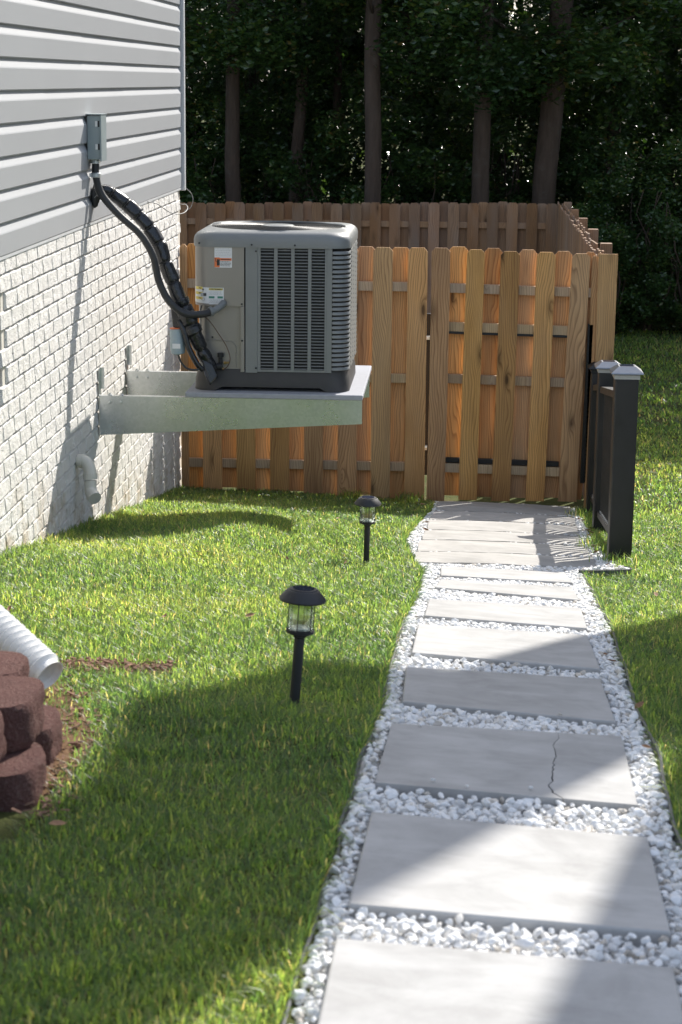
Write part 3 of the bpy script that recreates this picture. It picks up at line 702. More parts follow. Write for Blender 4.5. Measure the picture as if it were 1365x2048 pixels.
def build_ac():
    X0, X1, Y0, Y1 = -1.430, -.568, 10.972, 11.84; cx, cy = (X0 + X1) / 2, (Y0 + Y1) / 2; hx, hy = (X1 - X0) / 2, (Y1 - Y0) / 2
    zb, zt = 1.408, 2.098
    t = empty('air_conditioner', (cx, cy, ZA), 'large grey outdoor air conditioner unit raised on a wall bracket beside the house', 'air conditioner')
    # base pan, flared, with arches at the foot
    n = 96; m = MB(); rings = []
    for z, gx, r in ((ZA, .004, .09), (ZA + .06, .002, .10), (zb + .01, -.012, .10), (zb + .012, -.03, .10)):
        rings.append([(x, y, z) for x, y in rrect(cx, cy, hx + gx, hy + gx, r, n)])
    # low arch under the long sides
    rings[0] = [(x, y, z + (.022 if abs(x - cx) < hx * .68 and abs(y - cy) > hy * .8 else .0)) for x, y, z in rings[0]]
    vs = [p for rg in rings for p in rg]; fs = [(i * n + j, i * n + (j + 1) % n, (i + 1) * n + (j + 1) % n, (i + 1) * n + j) for i in range(3) for j in range(n)]
    fs.append(tuple(range(3 * n, 4 * n)))
    smooth_angle(m.add(vs, fs).obj('base_pan', 'base_pan', t), 35)
    # dark coil block just inside the shell
    smooth_angle(MB().add([(x, y, z) for z in (zb, zt) for x, y in rrect(cx, cy, hx - .035, hy - .035, .09, 48)], [(j, (j + 1) % 48, 48 + (j + 1) % 48, 48 + j) for j in range(48)]).obj('coil', 'coil', t))
    # shell walls: vertical strips along the perimeter, path in (x, y)
    rc = .090
    def arc(cx_, cy_, r, a0, a1, k=8): return [(cx_ + r * math.cos(R(a0 + (a1 - a0) * i / k)), cy_ + r * math.sin(R(a0 + (a1 - a0) * i / k))) for i in range(k + 1)]
    def wall(name, pts, z0, z1, mat, th=.004, bev=0):
        k = len(pts); vs = []
        for i, (x, y) in enumerate(pts):
            a = Vector(pts[max(i - 1, 0)]); b = Vector(pts[min(i + 1, k - 1)]); tt = (b - a).normalized(); nn = Vector((tt.y, -tt.x))
            for d, z in ((0, z0), (0, z1), (-th, z1), (-th, z0)): vs.append((x + nn.x * d, y + nn.y * d, z))
        fs = [(i * 4 + j, i * 4 + (j + 1) % 4, i * 4 + 4 + (j + 1) % 4, i * 4 + 4 + j) for i in range(k - 1) for j in range(4)] + [(0, 1, 2, 3), ((k - 1) * 4 + 3, (k - 1) * 4 + 2, (k - 1) * 4 + 1, (k - 1) * 4)]
        return smooth_angle(MB().add(vs, fs).obj(name, mat, t), 30)
    yF = Y0
    zsp = 1.772
    # front-left electrical panel: left side wraps round the corner (upper), recessed service panel (lower)
    left_arc = [(X0, Y0 + .55), (X0, Y0 + .3)] + arc(X0 + .085, Y0 + .085, .085, 180, 270)
    up_pts = left_arc + [(-1.149, yF)]
    wall('control_cover', up_pts, zsp, zt, 'ac_panel', .006)
    low = [(X0 + .018, Y0 + .55), (X0 + .018, Y0 + .3)] + arc(X0 + .093, Y0 + .093, .075, 180, 270) + [(-1.17, yF + .018)]
    wall('service_panel', low, zb, zsp, 'ac_panel', .006)
    MB().box(-1.170, -1.148, yF + .0, yF + .012, zb - .004, zsp - .002).obj('service_panel_flange', 'ac_panel', t, bevel=.002)
    MB().box(-1.395, -1.389, yF + .008, yF + .02, zb, zsp - .004).obj('service_panel_flange', 'ac_panel', t)
    # raised knock-out outline on the service panel
    MB().tube([(-1.37, yF + .016, 1.585), (-1.215, yF + .016, 1.572), (-1.196, yF + .016, 1.545), (-1.196, yF + .016, 1.43)], .0022, 6).obj('panel_bead', 'ac_panel', t)
    wall('corner_post', [(-1.141, yF - .002), (-1.076, yF - .002)], zb - .006, zt, 'ac', .010)
    wall('casing_seam', [(-1.0755, yF + .001), (-1.058, yF + .001)], zb, zt, 'ac', .008)
    # louvre field: mullions, sill and head
    xs = [-1.058, -.9635, -.8700, -.7765]; wd = .0742
    for a, b in ((xs[0] + wd, xs[1]), (xs[1] + wd, xs[2]), (xs[2] + wd, xs[3]), (xs[3] + wd, -.692)):
        wall('mullion', [(a, yF + .001), (b, yF + .001)], zb + .012, zt - .006, 'ac', .006)
    wall('sill', [(-1.058, yF + .001), (-.692, yF + .001)], zb, zb + .012, 'ac', .006)
    wall('head', [(-1.058, yF + .001), (-.692, yF + .001)], zt - .006, zt, 'ac', .006)
    wall('casing_seam', [(-.691, yF - .001), (-.662, yF - .001)], zb, zt, 'ac', .008)
    # louvre blades: one mesh, hooded strip with rounded ends
    prof = [(0.0, .0046), (-.0050, .0022), (-.0070, -.0020), (-.0060, -.0034), (.0005, -.0012)]
    vs = []; ks = [0, .06, .5, .94, 1]; sc = [.25, 1, 1, 1, .25]
    for u, s_ in zip(ks, sc):
        for (py, pz) in prof: vs.append((u * wd, py * s_, pz * (.45 + .55 * s_)))
    q = len(prof); fs = [(i * q + j, i * q + (j + 1) % q, (i + 1) * q + (j + 1) % q, (i + 1) * q + j) for i in range(4) for j in range(q)] + [tuple(range(q)), tuple(range(4 * q, 5 * q))]
    lv = MB().add(vs, fs).mesh('louver'); lv.materials.append(M['louver'])
    for x in xs:
        for k in range(39): link('louver', lv, None, t, (x, yF + .003, zt - .016 - .01727 * k))
    # corner louvres wrapping on to the side
    def rimpath(d=0.0):
        return [(-.661, yF + d)] + [(p[0], p[1]) for p in arc(X1 - rc, Y0 + rc, rc - d, 272, 360, 10)] + [(X1 - d, Y0 + .15)]
    def hood(pts, prof2, name, z, ends=.3):
        k = len(pts); vs = []
        for i, (x, y) in enumerate(pts):
            a = Vector(pts[max(i - 1, 0)]); b = Vector(pts[min(i + 1, k - 1)]); tt = (b - a).normalized(); nn = Vector((tt.y, -tt.x)); s_ = ends if i in (0, k - 1) else 1
            for d, zz in prof2: vs.append((x - nn.x * d * s_, y - nn.y * d * s_, z + zz * (.5 + .5 * s_)))
        q = len(prof2); return vs, [(i * q + j, i * q + (j + 1) % q, (i + 1) * q + (j + 1) % q, (i + 1) * q + j) for i in range(k - 1) for j in range(q)]
    pr2 = [(.001, .0128), (-.0005, .0120), (-.0030, .0050), (-.0062, -.0030), (-.0058, -.0044), (.001, -.0035)]
    v_, f_ = hood(rimpath(), pr2, 'c', 0.0); cl = MB().add(v_, f_).mesh('corner_louver', True); cl.materials.append(M['ac'])
    for k in range(26): link('corner_louver', cl, None, t, (0, 0, zt - .030 - .0257 * k))
    # right side: posts and far louvres
    side = MB()
    for (ya, yb) in ((Y0 + .18, Y0 + .38), (Y0 + .41, Y0 + .61), (Y0 + .64, Y0 + .82)):
        for k in range(26):
            vv, ff = hood([(X1, ya), (X1, ya + .01), (X1, yb - .01), (X1, yb)], pr2, 's', zt - .030 - .0257 * k); side.add(vv, ff)
    tag(side.obj('side_louvers', 'louver', t), kind='stuff')
    for (ya, yb) in ((Y0 + .15, Y0 + .18), (Y0 + .38, Y0 + .41), (Y0 + .61, Y0 + .64), (Y0 + .82, Y1 - .01)):
        wall('mullion', [(X1 + .001, ya), (X1 + .001, yb)], zb, zt, 'ac', .006)
    wall('back_panel', [(X1 - .02, Y1), (X0 + .02, Y1), (X0, Y1 - .03), (X0, Y0 + .55)], zb, zt, 'ac', .006)
    # top cover: lofted from a rounded square to the round fan opening
    n = 128; fr = .385; m = MB(); rg = []
    def blend(h, r, z, k=0.0):
        a = rrect(cx, cy, hx + h, hy + h, r, n); o = []
        for i, (x, y) in enumerate(a):
            an = 2 * math.pi * (i + .5) / n; xc, yc = cx + fr * math.cos(an), cy + fr * math.sin(an); o.append((x * (1 - k) + xc * k, y * (1 - k) + yc * k, z))
        return o
    rg = [blend(-.004, .10, zt - .002), blend(.008, .11, zt - .002), blend(.009, .11, zt + .035), blend(.004, .11, zt + .055), blend(-.008, .11, zt + .070), blend(-.026, .11, zt + .081), blend(-.05, .11, zt + .086),
          blend(-.05, .11, zt + .088, .45), blend(-.05, .11, zt + .090, .93), blend(0, .1, zt + .086, 1.0)]
    rg.append([(cx + (fr - .006) * math.cos(2 * math.pi * (i + .5) / n), cy + (fr - .006) * math.sin(2 * math.pi * (i + .5) / n), zt + .05) for i in range(n)])
    vs = [p for r_ in rg for p in r_]; fs = [(i * n + j, i * n + (j + 1) % n, (i + 1) * n + (j + 1) % n, (i + 1) * n + j) for i in range(len(rg) - 1) for j in range(n)]
    smooth_angle(m.add(vs, fs).obj('top_cover', 'ac', t), 50)
    # screws
    for (x, z) in ((-1.398, zt + .018), (-1.106, zt + .014), (-.868, zt + .014), (-.64, zt + .018), (-1.083, zt - .022), (-1.083, zb + .02), (-1.162, zsp + .012), (-1.16, 1.58), (-1.328, 1.595)):
        yy_ = yF - (.0095 if z > zt else .003) if abs(x + .98) < .33 and z > zt else yF - .003
        if x < -1.35 or x > -.65: yy_ = yF + .004
        if abs(x + 1.328) < .01: yy_ = yF + .015
        MB().lathe((x, yy_, z), [(.0055, 0), (.005, .003), (.0, .004)], 8, (0, -1, 0)).obj('screw', 'black_metal', t)
    # fan grille
    g = MB(); zg = zt + .083
    for i in range(24):
        r_ = .085 + i * .0128; zz = zg + .006 * (1 - (r_ / .385) ** 2)
        g.tube([(cx + r_ * math.cos(2 * math.pi * j / 56), cy + r_ * math.sin(2 * math.pi * j / 56), zz) for j in range(56)], .0021, 5, closed=True)
    g.obj('fan_grille', 'black_metal', t, smooth=True)
    for i in range(8):
        a = math.pi * 2 * i / 8 + .0; 
        MB().tube([(cx + .07 * math.cos(a), cy + .07 * math.sin(a), zg + .003), (cx + .384 * math.cos(a), cy + .384 * math.sin(a), zg - .005)], .0033, 6).obj('grille_spoke', 'black_metal', t)
    MB().lathe((cx, cy, zg + .004), [(.092, 0), (.092, .004), (.080, .008), (.0, .009)], 40).obj('motor_cap', 'ac', t, smooth=False)
    # fan and shroud below the grille
    f = MB()
    for i in range(3):
        a0 = 2 * math.pi * i / 3 + .4; vs = []
        for rr_ in (.07, .2, .36):
            for da, dz in ((0, 0), (.45, .03), (.9, .075)): vs.append((cx + rr_ * math.cos(a0 + da * (1.1 - rr_)), cy + rr_ * math.sin(a0 + da * (1.1 - rr_)), zt - .06 + dz))
        o = MB().add(vs, [(r0 * 3 + c0, r0 * 3 + c0 + 1, r0 * 3 + c0 + 4, r0 * 3 + c0 + 3) for r0 in (0, 1) for c0 in (0, 1)]).obj('fan_blade', 'black_plastic', t, smooth=True)
        md = o.modifiers.new('thick', 'SOLIDIFY'); md.thickness = .003
    MB().lathe((cx, cy, zt - .12), [(.05, 0), (.08, .02), (.08, .17), (.05, .18)], 24).obj('fan_motor', 'black_metal', t, smooth=True)
    MB().lathe((cx, cy, zt - .16), [(.379, 0), (.379, .205)], 64, capa=True, capb=False).obj('fan_shroud', 'coil', t, smooth=True)
    # ---- printed labels
    yl = yF - .0012
    def quad(mb, x0, x1, z0, z1, y): return mb.box(x0, x1, y, y + .0006, z0, z1)
    W = lambda c: X0 + (c - 92) * .000807
    Z = lambda c: 2.092 - (c - 262) * .000815
    l1 = MB(); quad(l1, W(237), W(357), Z(395), Z(260), yl); L1 = l1.obj('warning_label', 'white', t)
    def on(par, items, mat, lay=1):
        m_ = MB()
        for (a, b, c, d) in items: quad(m_, W(a), W(b), Z(d), Z(c), yl - .0007 * lay)
        return m_.obj('print', mat, par)
    on(L1, [(237, 273, 327, 393), (273.3, 354, 331, 348)], 'orange')
    on(L1, [(258, 262, 336, 384), (254, 274, 340, 380)], 'ink', 2); on(L1, [(243, 247, 333, 352), (247, 254, 352, 356), (281, 347, 337, 342)], 'ink', 2.5)
    rr = random.Random(3)
    it = []
    for row in range(4):
        x = 278
        while x < 345: wl = rr.uniform(4, 13); it.append((x, x + wl, 353.5 + row * 9.2, 357.5 + row * 9.2)); x += wl + 3
    on(L1, it, 'ink', 1)
    it = []
    for row in range(5):
        x = 244
        while x < 342: wl = rr.uniform(5, 16); it.append((x, x + wl, 268 + row * 11.5, 270 + row * 11.5)); x += wl + 5
    on(L1, it, 'ink_lt', 1)
    l2 = MB(); quad(l2, X0 + .086, W(300), Z(645), Z(532), yl)
    ap = [(x, y) for x, y in arc(X0 + .085, Y0 + .085, .0862, 181, 270, 10)] + [(X0 + .086, yl)]
    vs = []; 
    for i, (x, y) in enumerate(ap): z1 = Z(532) + .000 ; vs += [(x, y, Z(642) + .008 * (1 - i / 11)), (x, y, z1 + .004 * (1 - i / 11))]
    l2.add(vs, [(2 * i, 2 * i + 2, 2 * i + 3, 2 * i + 1) for i in range(len(ap) - 1)])
    L2 = l2.obj('data_label', 'white', t)
    on(L2, [(197, 294, 535, 549)], 'yellow'); on(L2, [(197, 236, 590, 604), (257, 294, 590, 604)], 'green')
    on(L2, [(141, 180, 567, 590)], 'ink_lt'); on(L2, [(160, 180, 570, 588), (155, 159, 537, 560), (152, 163, 541, 549)], 'ink', 2)
    it = []
    for row, zz in enumerate((553, 561, 569, 576, 610, 617, 624, 631)):
        x = 201 if row % 2 else 206
        while x < 286: wl = rr.uniform(4, 12); it.append((x, x + wl, zz, zz + 2.2)); x += wl + 4
    on(L2, it, 'ink_lt')
    on(L2, [(146, 151, 606, 618), (151, 166, 601, 604), (166, 170, 606, 618), (152, 164, 620, 623)], 'ink_lt', 1)
    for r_ in (528, 562, 596):       # yellow ovals wrapped round the corner
        m_ = MB(); vs = []; pp = arc(X0 + .085, Y0 + .085, .0870, 205, 246, 5)
        for x, y in pp: vs += [(x, y, Z(r_ + 18)), (x, y, Z(r_))]
        m_.add(vs, [(2 * i, 2 * i + 2, 2 * i + 3, 2 * i + 1) for i in range(5)]); m_.obj('print', 'yellow', L2)
        m_ = MB(); vs = []
        for x, y in arc(X0 + .085, Y0 + .085, .0876, 228, 240, 3): vs += [(x, y, Z(r_ + 12)), (x, y, Z(r_ + 6))]
        m_.add(vs, [(2 * i, 2 * i + 2, 2 * i + 3, 2 * i + 1) for i in range(3)]); m_.obj('print', 'ink', L2)
    cu = bpy.data.curves.new('lettering', 'FONT'); cu.body = 'AVERTISSEMENT'; cu.size = .0105; cu.extrude = .0002; cu.align_x = 'CENTER'; cu.offset = .0003
    to = bpy.data.objects.new('lettering_text', cu); lm = bpy.data.meshes.new_from_object(to); bpy.data.objects.remove(to); o = link('lettering', lm, 'ink'); o.location = (W(247), yl - .0012, Z(546)); o.rotation_euler = (R(90), 0, 0)
    o.parent = L2; o.matrix_parent_inverse = Matrix.Identity(4)
    # service valves and thin wires
    v = MB(); v.lathe((-1.281, yF - .005, 1.43), [(.012, 0), (.012, .055), (.018, .057), (.018, .080), (.012, .082)], 16); v.lathe((-1.30, yF - .02, 1.435), [(.02, 0), (.02, .03)], 12, (1, 0, 0)); v.obj('service_valve', 'black_metal', t)
    MB().lathe((-1.262, yF - .012, 1.455), [(.009, 0), (.009, .012), (.006, .014), (.006, .03)], 6, (1, 0, .1)).obj('valve_stem', 'brass', t)
    MB().lathe((-1.30, yF - .014, 1.423), [(.007, 0), (.007, .04)], 8, (1, 0, 0)).obj('valve_stem', 'brass', t)
    MB().tube(spline([(-1.385, 10.945, 1.728), (-1.338, 10.94, 1.690), (-1.291, 10.95, 1.622), (-1.246, 10.955, 1.548), (-1.226, 10.955, 1.478), (-1.250, 10.95, 1.428), (-1.303, 10.95, 1.419)], 6), .0026, 6).obj('control_wire', 'copper', t, smooth=True)
    MB().tube(spline([(-1.385, 10.99, 1.775), (-1.39, 10.97, 1.755), (-1.395, 10.96, 1.73)], 4), .003, 6).obj('control_wire', 'black_plastic', t)
def spline(p, k=6):
    p = [Vector(q) for q in p]; P = [p[0] * 2 - p[1]] + p + [p[-1] * 2 - p[-2]]; o = []
    for i in range(1, len(P) - 2):
        for j in range(k):
            t = j / k; a, b, c, d = P[i - 1], P[i], P[i + 1], P[i + 2]
            o.append(.5 * ((2 * b) + (c - a) * t + (2 * a - 5 * b + 4 * c - d) * t * t + (3 * b - a - 3 * c + d) * t ** 3))
    return o + [p[-1]]
build_ac()

# ------------------------------------------------------------------ electrics and pipework on the wall
def build_lines():
    # disconnect box
    t = empty('disconnect_box', (-1.92, 10.7, 2.57), 'grey electrical disconnect box fixed to the siding above the brick', 'electrical box')
    MB().box(-1.952, -1.884, 10.655, 10.80, 2.575, 2.805).obj('box_body', 'box_grey', t, bevel=.003)
    MB().prism([(-1.8838, 10.648, 2.566), (-1.8838, 10.807, 2.566), (-1.8838, 10.807, 2.809), (-1.8838, 10.648, 2.809)], (.009, 0, 0)).obj('cover', 'box_grey', t, bevel=.002)
    MB().box(-1.955, -1.872, 10.640, 10.81, 2.8095, 2.814).obj('rain_lip', 'box_grey', t)
    for z in (2.762, 2.642):
        MB().box(-1.908, -1.896, 10.6505, 10.6545, z - .014, z + .014).obj('hinge', 'galv', t); MB().box(-1.8935, -1.8845, 10.6505, 10.6545, z - .016, z + .016).obj('hinge', 'black_metal', t)
    MB().lathe((-1.922, 10.72, 2.553), [(.027, 0), (.027, .016), (.021, .018), (.021, .0215)], 14).obj('hub', 'galv', t)
    # conduit
    c = empty('flexible_conduit', (-1.9, 10.75, 2.4), 'corrugated black cable conduit curving from the grey box to the air conditioner', 'conduit')
    pts = spline([(-1.921, 10.72, 2.551), (-1.920, 10.72, 2.486), (-1.893, 10.73, 2.390), (-1.806, 10.745, 2.283), (-1.691, 10.76, 2.176), (-1.624, 10.775, 2.057), (-1.596, 10.785, 1.925), (-1.543, 10.79, 1.816), (-1.464, 10.80, 1.749), (-1.371, 10.84, 1.739), (-1.318, 10.885, 1.752)], 26)
    rad = [.0198 + .0013 * (1 if i % 2 else -1) for i in range(len(pts))]
    MB().tube(pts, rad, 12).obj('conduit_sleeve', 'wrap_dark', c, smooth=True)
    MB().tube(spline([(-1.322, 10.88, 1.751), (-1.300, 10.90, 1.758), (-1.275, 10.93, 1.775), (-1.262, 10.962, 1.79)], 5), .019, 12).obj('elbow', 'elbow_grey', c, smooth=True)
    MB().tube([(-1.334, 10.872, 1.748), (-1.318, 10.886, 1.752)], .027, 12).obj('elbow_nut', 'elbow_grey', c)
    MB().lathe((-1.921, 10.72, 2.478), [(.026, 0), (.028, .004), (.028, .022), (.025, .026)], 14).obj('clamp', 'galv', c)
    MB().box(-1.952, -1.925, 10.70, 10.706, 2.482, 2.50).obj('clamp_ear', 'galv', c)
    # tape-wrapped line set, lumpy and strapped
    L = empty('refrigerant_line', (-1.6, 10.9, 2.1), 'lumpy pipe bundle wrapped in shiny black tape, running from the wall into the air conditioner', 'pipe')
    base = spline([(-1.95, 10.86, 2.372), (-1.905, 10.87, 2.400), (-1.860, 10.88, 2.385), (-1.815, 10.88, 2.352), (-1.744, 10.88, 2.293), (-1.668, 10.88, 2.212), (-1.608, 10.88, 2.110), (-1.572, 10.88, 2.010), (-1.534, 10.88, 1.915), (-1.497, 10.88, 1.811), (-1.455, 10.89, 1.715), (-1.405, 10.90, 1.592), (-1.365, 10.92, 1.495), (-1.328, 10.935, 1.425)], 26)
    m = MB(); n = 20; acc = 0.0; vs = []; segs = [0, .10, .20, .29, .375, .47, .58, .70, .84, .95, 1.10, 1.30, 1.6]; prev = None
    tot = 0; dist = [0]
    for i in range(1, len(base)): tot += (base[i] - base[i - 1]).length; dist.append(tot)
    for i, p in enumerate(base):
        a = base[max(i - 1, 0)]; b = base[min(i + 1, len(base) - 1)]; tt = (b - a).normalized()
        u = tt.orthogonal().normalized() if prev is None else (prev - tt * prev.dot(tt)).normalized(); prev = u; vv = tt.cross(u); d = dist[i]
        k = max(j for j in range(len(segs)) if segs[j] <= d + 1e-9); f = (d - segs[k]) / (segs[min(k + 1, len(segs) - 1)] - segs[k] + 1e-6)
        r0 = .031 + .009 * min(1, d / .2) + (.010 if .80 < d < 1.0 else 0); pinch = 1 - .17 * math.exp(-(min(f, 1 - f) / .07) ** 2)
        if d > 1.16: r0 = .037 + .012 * min(1, max(0, (d - 1.25) / .1))
        for j in range(n):
            an = 2 * math.pi * j / n; q = u * math.cos(an) + vv * math.sin(an)
            lump = 1 + .16 * noise.noise(Vector((d * 9, math.cos(an) * 1.3, math.sin(an) * 1.3 + k * 3.7))) + .05 * noise.noise(Vector((d * 42, math.cos(an) * 2.6, math.sin(an) * 2.6)))
            vs.append(p + q * r0 * pinch * lump)
    fs = [(i * n + j, i * n + (j + 1) % n, (i + 1) * n + (j + 1) % n, (i + 1) * n + j) for i in range(len(base) - 1) for j in range(n)] + [tuple((len(base) - 1) * n + j for j in range(n))]
    m.add(vs, fs).obj('tape_wrap', 'wrap', L, smooth=True)
    for k in range(1, 10):
        i = min(range(len(dist)), key=lambda q: abs(dist[q] - segs[k])); p = base[i]; tt = (base[i + 1] - base[i - 1]).normalized()
        r_ = .029 + .008 * min(1, segs[k] / .2); MB().lathe(p - tt * .003, [(r_, 0), (r_, .006)], 16, tt).obj('cable_tie', 'black_plastic', L)
        o_ = Vector((0, -1, .3)); o_ = (o_ - tt * o_.dot(tt)).normalized(); MB().tube([p + o_ * r_, p + o_ * (r_ + .010) + Vector((.008, 0, .006))], .0025, 5).obj('cable_tie_end', 'black_plastic', L)
    # ragged wall sealing where the lines enter
    s = MB(); vs = []
    bm = bmesh.new(); bmesh.ops.create_icosphere(bm, subdivisions=3, radius=1)
    for v in bm.verts: v.co = Vector((v.co.x * .026, v.co.y * .034, v.co.z * .062)) * (1 + .35 * noise.noise(v.co * 2.2))
    me = bpy.data.meshes.new('wall_seal'); bm.to_mesh(me); bm.free(); me.polygons.foreach_set('use_smooth', [True] * len(me.polygons))
    link('wall_seal', me, 'wrap_dark', L, (-1.935, 10.78, 2.378))
    for k in range(7): MB().tube([(-1.925 + rj(.01), 10.745, 2.42), (-1.915 + rj(.02), 10.735, 2.40 + rj(.02)), (-1.905 + rj(.03), 10.73, 2.385 + rj(.02))], .0018, 4).obj('frayed_strand', 'greywire', L)
    # loose tape tail along the lower wrap, and flap at the split
    MB().tube(spline([(-1.50, 10.87, 1.70), (-1.47, 10.865, 1.64), (-1.445, 10.865, 1.55), (-1.40, 10.87, 1.46), (-1.365, 10.885, 1.42)], 6), [.016] * 24 + [.009], 8).obj('drain_tube', 'wrap', L, smooth=True)
    MB().prism([(-1.545, 10.875, 1.765), (-1.47, 10.86, 1.72), (-1.50, 10.865, 1.655), (-1.535, 10.88, 1.66)], (0, .02, 0)).obj('tape_flap', 'wrap', L, bevel=.006)
    MB().prism([(-1.385, 10.885, 1.50), (-1.315, 10.885, 1.455), (-1.285, 10.885, 1.385), (-1.33, 10.87, 1.335), (-1.36, 10.87, 1.40)], (0, .035, 0)).obj('tape_flap', 'wrap', L, bevel=.012)
    # canister
    c = empty('surge_canister', (-1.507, 10.9, 1.51), 'pale grey surge protector canister hanging beside the black pipe bundle', 'canister')
    ax = Vector((.06, 0, -1)).normalized()
    smooth_angle(MB().lathe((-1.517, 10.9, 1.648), [(.028, -.006), (.039, 0), (.040, .062), (.042, .065), (.042, .115), (.037, .135), (.015, .143)], 24, ax).obj('canister_body', 'can_grey', c), 30)
    MB().lathe((-1.517, 10.9, 1.648), [(.036, -.009), (.036, -.003)], 24, ax).obj('canister_rim', 'orange', c)
    MB().box(-1.535, -1.490, 10.8555, 10.8575, 1.545, 1.572).obj('canister_label', 'white', c)
    MB().tube(spline([(-1.537, 10.9, 1.767), (-1.535, 10.9, 1.71), (-1.518, 10.9, 1.652)], 5), .006, 8).obj('lead', 'wrap_dark', c, smooth=True)
    MB().tube(spline([(-1.508, 10.9, 1.506), (-1.490, 10.87, 1.470), (-1.455, 10.86, 1.436), (-1.405, 10.86, 1.428), (-1.365, 10.88, 1.445)], 6), .006, 8).obj('lead', 'wrap_dark', c, smooth=True)
    # loose grey wire under the siding
    gw = MB().tube(spline([(-1.955, 12.75, 2.23), (-1.90, 12.8, 2.215), (-1.84, 12.9, 2.160), (-1.798, 13.0, 2.139), (-1.778, 13.2, 2.136), (-1.783, 13.4, 2.152), (-1.85, 13.8, 2.152), (-1.935, 14.1, 2.135)], 8), .0032, 6).obj('loose_wire', 'greywire', smooth=True)
    tag(gw, 'thin grey wire drooping loose below the siding near the house corner', 'wire')
    gw = MB().tube(spline([(-1.925, 14.40, 2.23), (-1.89, 14.42, 2.19), (-1.88, 14.42, 2.14), (-1.90, 14.42, 2.09), (-1.94, 14.40, 2.07)], 8), .0032, 6).obj('loose_wire', 'greywire', smooth=True)
    tag(gw, 'small loop of grey wire hanging at the foot of the siding corner trim', 'wire')
    # pvc drain
    d = empty('drain_pipe', (-1.9, 10.2, .95), 'cream PVC drain elbow sticking out of the brick wall under the bracket', 'pipe')
    cpts = spline([(-1.955, 10.24, 1.026), (-1.930, 10.235, 1.024), (-1.903, 10.225, 1.010), (-1.886, 10.21, .975), (-1.883, 10.20, .945)], 8)
    MB().tube(cpts, .034, 18).obj('elbow', 'pvc', d, smooth=True)
    MB().tube([(-1.975, 10.245, 1.027), (-1.950, 10.24, 1.026)], .0255, 16).obj('stub', 'can_grey', d, smooth=True)
    MB().tube([(-1.944, 10.238, 1.0255), (-1.924, 10.233, 1.021)], .0375, 18).obj('collar', 'pvc', d, smooth=False)
    MB().tube([(-1.884, 10.204, .965), (-1.882, 10.199, .932)], .0375, 18).obj('collar', 'pvc', d, smooth=False)
    MB().tube(spline([(-1.882, 10.198, .928), (-1.880, 10.19, .885), (-1.872, 10.17, .862), (-1.852, 10.14, .846)], 6), .0325, 18).obj('lower_elbow', 'pvc', d, smooth=True)
    MB().tube([(-1.866, 10.16, .857), (-1.848, 10.135, .843)], .036, 18).obj('collar', 'pvc', d)
build_lines()

# ------------------------------------------------------------------ black railing by the steps
def build_railing():
    t = empty('black_railing', (.95, 12.3, .25), 'black composite railing with three capped posts beside the steps', 'railing')
    P = [(.938, 10.62, 1.462, 'galv'), (.985, 12.42, 1.238, 'galv'), (1.058, 14.07, 1.0, 'dark')]; hw = .0625
    for k, (x, y, zt, cp) in enumerate(P):
        zb = G(x, y) - .12
        po = MB().box(x - hw, x + hw, y - hw, y + hw, zb, zt).obj('post', 'composite', t, bevel=.007, seg=3); smooth_angle(po, 40)
        capm = 'cap' if cp != 'dark' else 'black_metal'
        m = MB(); r = lambda h, z: [(x - h, y - h, z), (x + h, y - h, z), (x + h, y + h, z), (x - h, y + h, z)]
        rings = [r(.068, zt), r(.068, zt + .020), r(.064, zt + .026)]
        c0 = MB().add([p for q in rings for p in q], [(i * 4 + j, i * 4 + (j + 1) % 4, (i + 1) * 4 + (j + 1) % 4, (i + 1) * 4 + j) for i in range(2) for j in range(4)] + [(8, 9, 10, 11)]).obj('cap_collar', 'cap_glass' if cp != 'dark' else 'black_metal', po)
        rings = [r(.080, zt + .0265), r(.086, zt + .030), r(.084, zt + .036), r(.045, zt + .066), r(.040, zt + .066), r(.039, zt + .0655)]
        c1 = MB().add([p for q in rings for p in q], [(0, 3, 2, 1)] + [(i * 4 + j, i * 4 + (j + 1) % 4, (i + 1) * 4 + (j + 1) % 4, (i + 1) * 4 + j) for i in range(5) for j in range(4)] + [(20, 21, 22, 23)]).obj('post_cap', capm, po)
        MB().box(x - .036, x + .036, y - .036, y + .036, zt + .066, zt + .0675).obj('solar_cell', 'solar', po)
        if k == 0: po['label'] = 'nearest and largest black post with bright pewter cap'
        if k == 2: po['label'] = 'farthest black post with dark cap against the fence'
    for (a, b) in ((0, 1), (1, 2)):
        xa, ya, za, _ = P[a]; xb, yb, zb_, _ = P[b]; xa -= .008; xb -= .02
        ya += hw; yb -= hw
        def bar(nm, dz0, dz1, hwid, par=t):
            o = MB().add([(xa - hwid, ya, za + dz0), (xa + hwid, ya, za + dz0), (xb + hwid, yb, zb_ + dz0), (xb - hwid, yb, zb_ + dz0), (xa - hwid, ya, za + dz1), (xa + hwid, ya, za + dz1), (xb + hwid, yb, zb_ + dz1), (xb - hwid, yb, zb_ + dz1)],
                         [(0, 3, 2, 1), (4, 5, 6, 7), (0, 1, 5, 4), (1, 2, 6, 5), (2, 3, 7, 6), (3, 0, 4, 7)]).obj(nm, 'composite', par); return o
        bar('top_rail', -.125, -.085, .033); bar('bottom_rail', -.915, -.880, .022)
        n = 14
        for i in range(1, n + 1):
            f = i / (n + 1); x = xa + (xb - xa) * f; y = ya + (yb - ya) * f; z = za + (zb_ - za) * f
            MB().box(x - .0095, x + .0095, y - .0095, y + .0095, z - .885, z - .12).obj('baluster', 'composite', t)
            MB().box(x - .014, x + .014, y - .014, y + .014, z - .884, z - .868).obj('baluster_shoe', 'galv', t)
build_railing()

